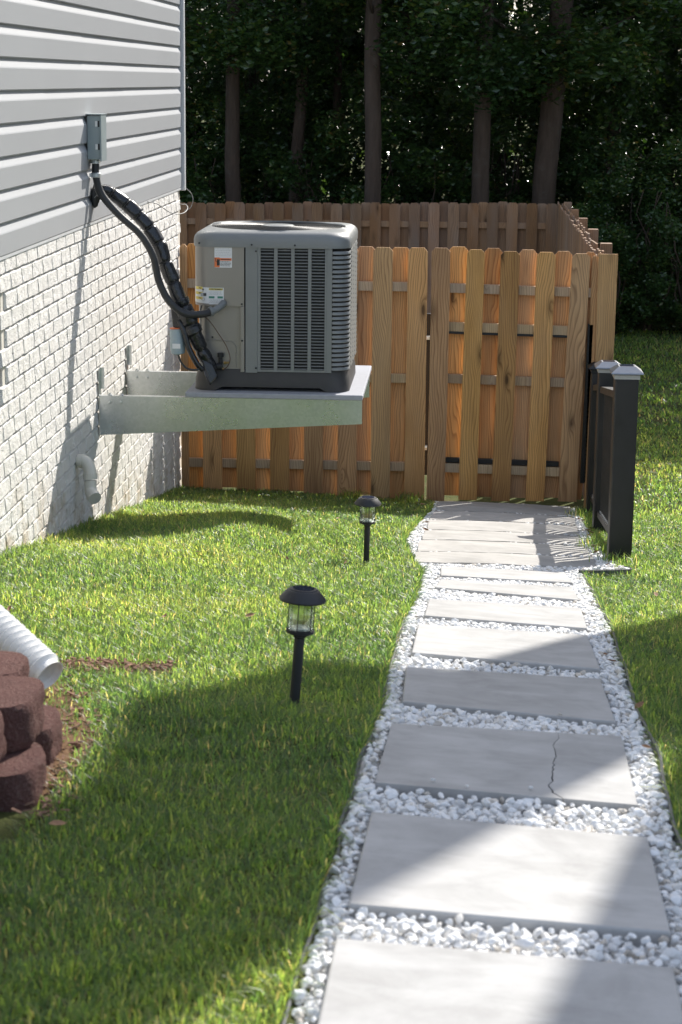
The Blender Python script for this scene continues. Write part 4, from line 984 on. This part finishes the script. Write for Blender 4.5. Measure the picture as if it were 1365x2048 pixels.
# ------------------------------------------------------------------ solar path lights
def path_light(x, y, tilt, label):
    z = G(x, y) - .03
    t = empty('path_light', (x, y, z), label, 'path light', 'black solar path lights in the lawn')
    ob = []
    def P(o): ob.append(o); return o
    h = .215
    P(smooth_angle(MB().lathe((x, y, z - .04), [(.0145, 0), (.0145, h + .03), (.018, h + .034), (.018, h + .040)], 18).obj('stake', 'black_plastic', t), 35))
    P(smooth_angle(MB().lathe((x, y, z + h), [(.010, -.004), (.026, 0), (.039, .006), (.040, .014), (.036, .016), (.030, .012)], 32).obj('lamp_base', 'black_plastic', t), 35))
    P(MB().lathe((x, y, z + h + .016), [(.0345, 0), (.0345, .082)], 40, capa=False, capb=False).obj('glass', 'glass', t, smooth=True))
    o = ob[-1]; md = o.modifiers.new('thick', 'SOLIDIFY'); md.thickness = .0018
    P(MB().lathe((x, y, z + h + .0165), [(.030, 0), (.024, .006), (.012, .010), (0.001, .011)], 24).obj('reflector', 'galv', t))
    for k in range(6):
        a = k * math.pi / 3 + .35; cx_, cy_ = x + .0375 * math.cos(a), y + .0375 * math.sin(a)
        P(MB().box(cx_ - .0014, cx_ + .0014, cy_ - .0014, cy_ + .0014, z + h + .012, z + h + .102).obj('cage_bar', 'black_plastic', t))
    P(smooth_angle(MB().lathe((x, y, z + h + .098), [(.050, -.002), (.064, -.001), (.0655, .003), (.063, .009), (.048, .026), (.044, .030), (.041, .030), (.038, .034), (.0, .036)], 48).obj('lamp_cap', 'black_plastic', t), 25))
    P(MB().lathe((x, y, z + h + .1335), [(.031, 0), (.0305, .001)], 36).obj('solar_cell', 'solar', t))
    t.rotation_euler = tilt
path_light(-.419, 5.335, (R(-2), R(4.0), 0), 'nearer black solar path light leaning right in the lawn at the shade edge')
path_light(-.389, 9.392, (R(1), R(0.5), .4), 'farther small black solar path light in the sunny lawn near the gate')

# ------------------------------------------------------------------ retaining wall blocks and drain hose
def build_blocks():
    t = empty('block_wall', (-1.05, 4.3, 1.42), 'stacked red concrete blocks of a low garden wall at the left edge', 'garden wall')
    def blk(x1, y0, y1, z0, z1, x0=-1.35, skew=0.0):
        m = MB(); n = 48; cx, cy = (x0 + x1) / 2, (y0 + y1) / 2; rings = []
        out = rrect(cx, cy, (x1 - x0) / 2, (y1 - y0) / 2, .07, n * 2)
        zs = [(z0, -.006), (z0 + .008, 0), (z0 + .03, .003), ((z0 + z1) / 2, .001), (z1 - .03, .003), (z1 - .008, .0), (z1, -.004)]; off = Vector((x1 * 9, y0 * 7, z0 * 5))
        for z, g in zs:
            rg = []
            for (x, y) in out:
                d = Vector((x - cx, y - cy)).normalized() * (g + .007 * noise.noise(Vector((x * 14, y * 14, z * 14)) + off) + .005 * noise.noise(Vector((x * 60, y * 60, z * 60)) + off) + .004 * noise.noise(Vector((x * 160, y * 160, z * 160))))
                rg.append((x + d.x, y + d.y, z + .003 * noise.noise(Vector((x * 20, y * 20, 0)))))
            rings.append(rg)
        N_ = n * 2; vs = [p for r_ in rings for p in r_]; fs = [(i * N_ + j, i * N_ + (j + 1) % N_, (i + 1) * N_ + (j + 1) % N_, (i + 1) * N_ + j) for i in range(6) for j in range(N_)]
        fs += [tuple(range(N_))[::-1], tuple(range(6 * N_, 7 * N_))]
        o = MB().add(vs, fs).obj('block', 'redblock', t); smooth_angle(o, 28)
    blk(-.872, 4.05, 4.30, 1.425, 1.535); blk(-.898, 4.36, 4.60, 1.415, 1.525); blk(-.975, 3.80, 4.04, 1.43, 1.535)
    blk(-.905, 4.19, 4.44, 1.537, 1.645); blk(-.938, 3.93, 4.17, 1.56, 1.662)
    blk(-.992, 4.46, 4.68, 1.527, 1.632)
    t.location.x -= .022; t.location.z -= .018
    # corrugated downspout extension
    a = Vector((-1.47, 5.31, 1.70)); b = Vector((-1.045, 5.02, 1.448)); ax = (b - a).normalized(); L_ = (b - a).length; prof = []; h = 0.0
    while h < L_ - .02:
        prof += [(.0395, h), (.0535, h + .0095), (.0535, h + .0115), (.0395, h + .0215)]; h += .0222
    prof += [(.046, L_), (.043, L_), (.040, L_ - .03), (.038, L_ - .06)]
    o = MB().lathe(a, prof, 36, ax, capa=True, capb=True).obj('corrugated_pipe', 'pipe', smooth=False)
    tag(o, 'white corrugated downspout hose ending on the lawn behind the red blocks', 'drain pipe')
    # bark mulch chips
    V = []; F = []; n = 0
    bx = np.array([(-1, -1, -1), (1, -1, -1), (1, 1, -1), (-1, 1, -1), (-1, -1, 1), (1, -1, 1), (1, 1, 1), (-1, 1, 1)], float); bf = np.array([(0, 3, 2, 1), (4, 5, 6, 7), (0, 1, 5, 4), (1, 2, 6, 5), (2, 3, 7, 6), (3, 0, 4, 7)])
    for _ in range(560):
        if random.random() < .6: x = random.uniform(-1.15, -.82); y = 5.66 + (x + 1.1) * .25 + random.gauss(0, .065)
        else: y = random.uniform(4.0, 5.7); x = np.interp(y, [4.0, 4.7, 5.2, 5.7], [-.87, -.89, -1.0, -1.08]) + random.gauss(0, .035)
        z = float(lawn(x, y)) + random.uniform(.002, .018); rot = np.array(Matrix.Rotation(random.uniform(0, 6.28), 3, 'Z') @ Matrix.Rotation(rj(.5), 3, 'X') @ Matrix.Rotation(rj(.5), 3, 'Y'))
        s_ = np.array([random.uniform(.004, .013), random.uniform(.002, .005), random.uniform(.001, .0025)])
        V.append((bx * s_) @ rot.T + [x, y, z]); F.append(bf + n); n += 8
    tag(link('mulch', fast_mesh('mulch', np.concatenate(V), np.concatenate(F), flat=True), 'mulch'), 'reddish bark mulch chips scattered on bare soil behind the blocks', 'mulch', kind='stuff')
    # bare clay patch, a thin uneven sheet
    m = MB(); vs = []; fs = []; 
    def patch(poly, nm):
        cx = sum(p[0] for p in poly) / len(poly); cy = sum(p[1] for p in poly) / len(poly); vs = [(cx, cy, float(lawn(cx, cy)) + .012)] + [(x, y, float(lawn(x, y)) + .004) for x, y in poly]
        k = len(poly); tag(MB().add(vs, [(0, 1 + i, 1 + (i + 1) % k) for i in range(k)]).obj(nm, 'clay'), kind='structure', label='bare reddish soil patch in the lawn')
    patch([(-1.22, 5.50), (-1.0, 5.58), (-.84, 5.62), (-.80, 5.72), (-.92, 5.78), (-1.15, 5.76)], 'soil')
    patch([(-.90, 4.12), (-.86, 4.3), (-.86, 4.8), (-.95, 5.3), (-1.15, 5.5), (-1.3, 5.0), (-1.1, 4.7), (-1.1, 4.12)], 'soil')
build_blocks()

# ------------------------------------------------------------------ grass
def build_grass():
    def blades(x, y, h, wd, lean=.9, clump=None, name='grass'):
        n = len(x); z = lawn(x, y) - .004; a = RNG.uniform(0, 2 * np.pi, n); dx, dy = np.cos(a), np.sin(a); l = np.where(RNG.random(n) < .34, RNG.uniform(.9, 1.7, n), RNG.uniform(.15, 1.1, n)) * h * (lean / .9)
        px, py = -dy, dx; V = np.zeros((n, 5, 3)); tw = RNG.uniform(-.6, .6, n)
        for i, (f, b, ww) in enumerate(((0, 0, 1), (.55, .32, .85))):
            V[:, 2 * i, 0] = x + dx * l * b - px * wd * ww / 2; V[:, 2 * i, 1] = y + dy * l * b - py * wd * ww / 2; V[:, 2 * i, 2] = z + h * f
            V[:, 2 * i + 1, 0] = x + dx * l * b + px * wd * ww / 2; V[:, 2 * i + 1, 1] = y + dy * l * b + py * wd * ww / 2; V[:, 2 * i + 1, 2] = z + h * f
        V[:, 4, 0] = x + dx * l; V[:, 4, 1] = y + dy * l; V[:, 4, 2] = z + h * np.sqrt(np.clip(1 - (l / h / 1.75) ** 2, .06, 1))
        b = np.arange(n)[:, None] * 5; F = np.concatenate([b + [0, 1, 3], b + [0, 3, 2], b + [2, 3, 4]])
        big = .5 + .5 * np.sin(x * 2.1 + np.sin(y * 1.3) * 2) * np.sin(y * 1.7 + x)
        tone = np.clip(RNG.beta(2.2, 2.4, n) * .82 + (big - .5) * .30, 0, .89); dead = RNG.random(n) < (.06 + .06 * (big > .8)); tone = np.where(dead, RNG.uniform(.9, 1, n), tone)
        return V.reshape(-1, 3), F, np.repeat(tone, 5)
    bands = [(2.9, 4.6, 26000, .0027, .043), (4.6, 6.5, 21000, .0030, .041), (6.5, 9.0, 15000, .0037, .040), (9.0, 12.0, 10500, .0045, .039), (12.0, 14.25, 8000, .0052, .038), (14.25, 19.0, 2600, .009, .05), (19.0, 27.0, 900, .016, .06)]
    Vs = []; Fs = []; Ts = []; n0 = 0; tot = 0
    for (y0, y1, dens, wd, hh) in bands:
        xa, xb = (-1.96, .32 + .113 * y1 + .25) if y0 < 14.2 else (1.2, .113 * y1 + .6)
        if y0 < 8: xa = max(xa, -.137 * .5 * (y0 + y1) - .45 - .10 * y0)
        N = int((xb - xa) * (y1 - y0) * dens); x = RNG.uniform(xa, xb, N); y = RNG.uniform(y0, y1, N)
        # only where the lawn can be seen
        vis = (x > -.2316 * y - .12) & (x < .118 * y + .35)
        inpath = (x > xl(y) - .004) & (x < xr(y) + .004) & (y < 14.3)
        soil = ((y > 3.9) & (y < 5.4) & (x < -.845 - np.clip((y - 4.6) * .28, 0, 1)) & (x > -1.2) & (RNG.random(N) < .72)) | ((np.abs(y - (5.68 + (x + 1.0) * .2)) < .075) & (x < -.82) & (RNG.random(N) < .75))
        keep = vis & ~inpath & ~soil & (x > -1.955)
        blockz = (x < -.885) & (y > 3.8) & (y < 4.6); keep &= ~blockz
        clump = .5 + .5 * np.sin(x * 13 + 3 * np.sin(y * 9)) * np.sin(y * 11 + 2 * np.sin(x * 7)); keep &= RNG.random(N) < (.62 + .38 * clump) * np.clip(1.12 - .55 * np.clip(np.sin(x * 4.3 + 2 * np.sin(y * 2.9)) * np.sin(y * 5.1 + x * 3) - .45, 0, 1), .4, 1)
        x, y, clump = x[keep], y[keep], clump[keep]
        h = hh * RNG.uniform(.45, 1.15, len(x)) * (.75 + .45 * clump)
        edge = (np.abs(x - xl(y)) < .05) | (np.abs(x - xr(y)) < .05); h = np.where(edge & (y < 9), h * .8, h)
        wallg = (x < -1.86); h = np.where(wallg, h * 1.25, h)
        V, F, T = blades(x, y, h, wd * RNG.uniform(.7, 1.25, len(x)))
        Vs.append(V); Fs.append(F + n0); Ts.append(T); n0 += len(V); tot += len(x)
    for ed, sg in ((EL + GL, -1), (ER + GR[1:], 1)):
        n = 2600; y = RNG.uniform(3.0, 14.0, n); x = np.interp(y, [p[1] for p in ed], [p[0] for p in ed]) + sg * np.abs(RNG.normal(0, .018, n)) + sg * .004
        V, F, T = blades(x, y, RNG.uniform(.035, .065, n), RNG.uniform(.0025, .004, n), .95); Vs.append(V); Fs.append(F + n0); Ts.append(T); n0 += len(V); tot += n
    # tufts by the railing posts, in the gap beside the steps, and at the fence foot
    for (cx, cy, n, s) in ((.95, 10.45, 160, .06), (.88, 11.3, 150, .05), (.90, 11.0, 120, .05), (.93, 13.6, 120, .05), (-.28, 14.2, 150, .05), (-.7, 14.2, 160, .05)):
        x = cx + RNG.normal(0, s, n); y = cy + RNG.normal(0, s * 1.6, n)
        V, F, T = blades(x, y, RNG.uniform(.05, .10, n), np.full(n, .005), .8); Vs.append(V); Fs.append(F + n0); Ts.append(T); n0 += len(V); tot += n
    print('blades', tot)
    me = fast_mesh('grass', np.concatenate(Vs), np.concatenate(Fs), np.concatenate(Ts))
    tag(link('grass', me, 'grass'), 'bright green mown lawn grass on both sides of the path', 'grass', kind='stuff')
build_grass()

def dry_leaves():
    V = []; F = []; n = 0
    spots_ = [(random.uniform(.80, .92), random.uniform(9.9, 13.8)) for _ in range(16)] + [(random.uniform(-.22, -.12), random.uniform(9.5, 13.5)) for _ in range(4)] + [(random.uniform(.50, .58), random.uniform(3.0, 9.0)) for _ in range(4)] + [(random.uniform(-1.6, -.3), random.uniform(3.6, 12)) for _ in range(14)] + [(random.uniform(.8, 1.6), random.uniform(6, 14)) for _ in range(8)]
    for x, y in spots_:
        onp = xl(y) < x < xr(y); z = (G(x, y) + .006) if onp else float(lawn(x, y)) + .035; L_ = random.uniform(.012, .026); rot = np.array(Matrix.Rotation(random.uniform(0, 6.28), 3, 'Z') @ Matrix.Rotation(rj(.5), 3, 'X') @ Matrix.Rotation(rj(.5), 3, 'Y'))
        p = np.array([(-1, 0, .1), (-.4, .45, .25), (.4, .4, .2), (1, 0, .15), (.4, -.4, .25), (-.4, -.45, .2), (0, 0, 0)]) * L_
        V.append(p @ rot.T + [x, y, z]); F.append(np.array([(6, k, (k + 1) % 6) for k in range(6)]) + n); n += 7
    tag(link('fallen_leaves', fast_mesh('fallen_leaves', np.concatenate(V), np.concatenate(F), flat=True), 'dry_leaf'), 'small dry brown leaves scattered over the gravel and lawn', 'leaves', kind='stuff')
M['dry_leaf'] = plain('dry_leaf', (.26, .14, .07), .7, 0, .3, 40, .2)
dry_leaves()

# ------------------------------------------------------------------ woods
def leaf_cloud(centres, radii, per, size, seed, flat=.75):
    g = np.random.default_rng(seed); V = []; T = []
    for (c, r) in zip(centres, radii):
        d = g.normal(size=(per, 3)); d /= np.linalg.norm(d, axis=1)[:, None]; rr = g.random(per) ** .45
        V.append(np.array(c) + d * rr[:, None] * np.array([r, r, r * flat])); T.append(np.clip(g.beta(2, 2.4, per) + g.uniform(-.22, .22), 0, 1))
    P = np.concatenate(V); T = np.concatenate(T); n = len(P)
    a = g.uniform(0, 2 * np.pi, n); el = g.uniform(-.7, .35, n); u = np.stack([np.cos(a) * np.cos(el), np.sin(a) * np.cos(el), np.sin(el)], -1)
    w_ = g.normal(size=(n, 3)) * .55 + [0, 0, 1.0]; s = np.cross(u, w_); s /= np.linalg.norm(s, axis=1)[:, None]; L_ = size * g.uniform(.6, 1.3, n)[:, None]; nn = np.cross(u, s)
    Q = np.stack([P - u * L_ * .5, P + s * L_ * .27 + nn * L_ * .05, P + u * L_ * .5, P - s * L_ * .27 + nn * L_ * .05], 1).reshape(-1, 3)
    F = np.arange(n)[:, None] * 4 + np.array([0, 1, 2, 3]); return Q, F, np.repeat(T, 4)
def limb_tube(mb, a, b, r0, r1, rr, k=5):
    a, b = Vector(a), Vector(b); pts = [a.lerp(b, i / k) + Vector((rr.uniform(-1, 1), rr.uniform(-1, 1), rr.uniform(-.5, .5))) * (b - a).length * .05 * (0 < i < k) for i in range(k + 1)]
    mb.tube(pts, [r0 + (r1 - r0) * i / k for i in range(k + 1)], 7)
CR = {}
def crown_mesh(kind, seed, w_, z0, z1, ncl, per, size):
    key = (kind, seed)
    if key not in CR:
        rr = random.Random(seed); cs = []; rs = []
        for _ in range(ncl):
            f = rr.random(); z = z0 + (z1 - z0) * f; rad = w_ * (math.sin(math.pi * (.12 + .8 * f)) ** .6) * math.sqrt(rr.random()); a = rr.uniform(0, 6.28)
            cs.append((rad * math.cos(a), rad * math.sin(a), z)); rs.append(rr.uniform(.3, .62) * w_ / 1.8)
        Q, F, T = leaf_cloud(cs, rs, per, size, seed); me = fast_mesh('crown', Q, F, T, flat=True); me.materials.append(M['leaf']); CR[key] = (me, cs)
    return CR[key]
def tree(x, y, r, top, lean, label, group=None, z0=3.6, seed=0, name='tree', crown_w=2.2, trunk_r2=.6, bare=False):
    gzv = float(lawn(x, y)); t = empty(name, (x, y, gzv), label, 'tree', group); rr = random.Random(seed)
    H = top * .85; k = 9; pts = [(x + lean[0] * H * (i / k), y + lean[1] * H * (i / k) + .04 * math.sin(i * 1.3), gzv - .1 + H * i / k) for i in range(k + 1)]
    pts = [(p[0] + rr.uniform(-.02, .02), p[1], p[2]) for p in pts]
    m = MB(); m.tube(pts, [r * 1.18 if i == 0 else r * (1 - (1 - trunk_r2) * i / k) for i in range(k + 1)], 14)
    tr = m.obj('trunk', 'bark', t, smooth=True)
    me, cs = crown_mesh('d', seed % 4, 2.0, 0, 4.0, 30, 230, .10) if group else crown_mesh('t', seed % 4, 2.0, 0, 4.0, 46, 420, .085)
    s = crown_w / 2.0; hz = (top - z0) / 4.0; cx, cy = x + lean[0] * (z0 + top) / 2, y + lean[1] * (z0 + top) / 2
    o = link('crown', me, None, t, (cx, cy, gzv + z0)); o.scale = (s, s, hz); o.rotation_euler = (0, 0, rr.uniform(0, 6.28))
    for i in range(7):
        z = gzv + z0 + (top - z0) * rr.uniform(.0, .6); f = (z - gzv) / H; b = (x + lean[0] * H * f, y + lean[1] * H * f, z - .3); a = rr.uniform(0, 6.28); q = rr.uniform(.6, 1.4) * s
        mb = MB(); limb_tube(mb, b, (b[0] + q * math.cos(a), b[1] + q * math.sin(a), b[2] + rr.uniform(.3, .9)), r * .22, .008, rr); mb.obj('branch', 'bark', t, smooth=True)
    return t
def cap(y): return max(4.6, (y - 18.0) / 2.1 * 1.8 - .1)
tree(-3.02, 27.4, .12, 8.0, (.0, 0), 'dark trunked tree behind the left end of the back fence, next to the house', seed=1)
tree(-2.30, 28.2, .10, 8.4, (.045, 0), 'slim tree in the shade, second trunk from the house corner', seed=2, crown_w=1.8)
tree(-1.06, 26.3, .115, 7.2, (-.004, 0), 'slender straight grey purple trunk rising from the middle of the back fence', seed=3, z0=4.3, crown_w=1.5, trunk_r2=.85)
tree(.36, 26.9, .125, 7.6, (-.004, 0), 'brown trunk with dense foliage above, left of the thick leaning trunk', seed=0, z0=3.2, trunk_r2=.8)
tree(1.08, 27.1, .165, 7.8, (.062, 0), 'thickest brown trunk leaning right near the corner of the back fence', seed=1, z0=3.5, crown_w=2.4, trunk_r2=.85)
tree(2.12, 28.6, .085, 8.6, (.03, 0), 'thin dark tree at the right edge behind the leafy shrubs', seed=2, z0=3.0, crown_w=1.9)
tree(-1.80, 29.6, .075, 9.0, (.02, 0), 'thin sapling trunk between the two left trees, deep in shade', seed=3, z0=4.0, crown_w=1.5)
gi = 0
USED = {}
def uniq(lb):
    USED[lb] = USED.get(lb, 0) + 1; k = USED[lb]
    return lb if k == 1 else lb + ', ' + ('', '', 'second', 'third', 'fourth', 'fifth', 'sixth', 'seventh', 'eighth', 'ninth')[k] + ' from the left there'
def place(x, y):
    px = 914 + x * 3990 / y
    for lim, ph in ((368, 'hidden behind the house wall'), (420, 'just right of the house corner'), (480, 'at the leftmost dark trunk'), (530, 'right of the leftmost trunk'), (590, 'at the slim second trunk'), (650, 'right of the slim second trunk'), (720, 'left of the straight grey purple trunk'), (780, 'at the straight grey purple trunk'), (840, 'right of the straight grey purple trunk'), (910, 'midway between the straight and the brown trunk'), (985, 'at the brown trunk'), (1050, 'left of the thick leaning trunk'), (1120, 'at the thick leaning trunk'), (1190, 'above the side fence'), (1260, 'above the black posts'), (1320, 'above the right lawn'), (1375, 'at the right frame edge')):
        if px < lim: return ph
    return 'beyond the right frame edge'
spots = []
rr0 = random.Random(5)
for row, y in enumerate((30.5, 33.5, 37.0, 41.0)):
    for i in range(6 + row):
        x = -9.5 + i * (21.0 / (5 + row)) + rr0.uniform(-.8, .8); spots.append((x, y + rr0.uniform(-1, 1)))
for x in (4.2, 6.6, 9.0, 11.5, -5.4, -8.0): spots.append((x, 28.0 + rr0.uniform(-.6, .8)))
for (x, y) in spots:
    gi += 1
    tree(x, y, rr0.uniform(.09, .2), cap(y) + .3, (rr0.uniform(-.02, .02), 0), uniq('woods tree, ' + ('second', 'third', 'fourth', 'rearmost')[min(3, max(0, int((y - 28.9) / 3.4)))] + ' rank, ' + place(x, y)), 'trees deep in the woods', z0=rr0.uniform(2.4, 3.6), seed=gi, crown_w=rr0.uniform(2.3, 3.2))
# understorey
def shrub(x, y, sc, seed, label, group='shrubs filling the woodland edge'):
    gzv = float(lawn(x, y)); t = empty('shrub', (x, y, gzv), label, 'shrub', group); rr = random.Random(seed)
    me, cs = crown_mesh('s', 10 + seed % 5, 1.25, .15, 3.0, 36, 240, .082)
    o = link('foliage', me, None, t, (x, y, gzv)); o.scale = sc; o.rotation_euler = (0, 0, rr.uniform(0, 6.28))
    m = MB()
    for i in range(5):
        a = rr.uniform(0, 6.28); limb_tube(m, (x + rj(.1), y + rj(.1), gzv - .05), (x + .7 * sc[0] * math.cos(a), y + .7 * sc[1] * math.sin(a), gzv + 2.3 * sc[2]), .022, .006, rr, 6)
    m.obj('stem', 'bark', t, smooth=True)
sx = [-4.4, -3.4, -2.6, -1.6, -.7, .2, 1.0, 1.9, 2.8, 3.6, 4.6, 5.8, 7.0]
for i, x in enumerate(sx): shrub(x, 28.1 + rr0.uniform(-.3, .5), (1.0, .9, rr0.uniform(.85, 1.15)), i, uniq('dark shrub, front row, ' + place(x, 28.3)))
for i, x in enumerate(np.linspace(-6, 8, 14)): shrub(float(x) + rr0.uniform(-.3, .3), 30.3 + rr0.uniform(-.5, .6), (1.2, 1.0, rr0.uniform(1.2, 1.55)), i + 3, uniq('taller shrub, middle row, ' + place(float(x), 30.3)))
for i, x in enumerate(np.linspace(-7, 9, 13)): shrub(float(x), 33.5 + rr0.uniform(-.5, .6), (1.4, 1.1, 1.6), i + 7, uniq('tallest shrub, rear row, ' + place(float(x), 33.5)))
for i, (x, y, s) in enumerate(((2.15, 26.6, .60), (2.65, 26.9, .75), (3.2, 26.7, .70), (1.75, 26.4, .5))):
    shrub(x, y, (s, s, s * 1.1), 20 + i, 'low green shrub at the lawn edge, ' + ('second from the black posts', 'largest of the low four', 'nearest the right frame edge', 'smallest, nearest the fence')[i])
def far_woods():
    g = np.random.default_rng(99); cs = [(g.uniform(-22, 26), g.uniform(44, 54), g.uniform(0, 18)) for _ in range(620)]
    Q, F, T = leaf_cloud(cs, g.uniform(1.0, 2.2, 620), 110, .42, 5); tag(link('far_woods', fast_mesh('far_woods', Q, F, T), 'leaf'), 'mass of dark trees far behind the fence', 'woods', kind='stuff')
far_woods()
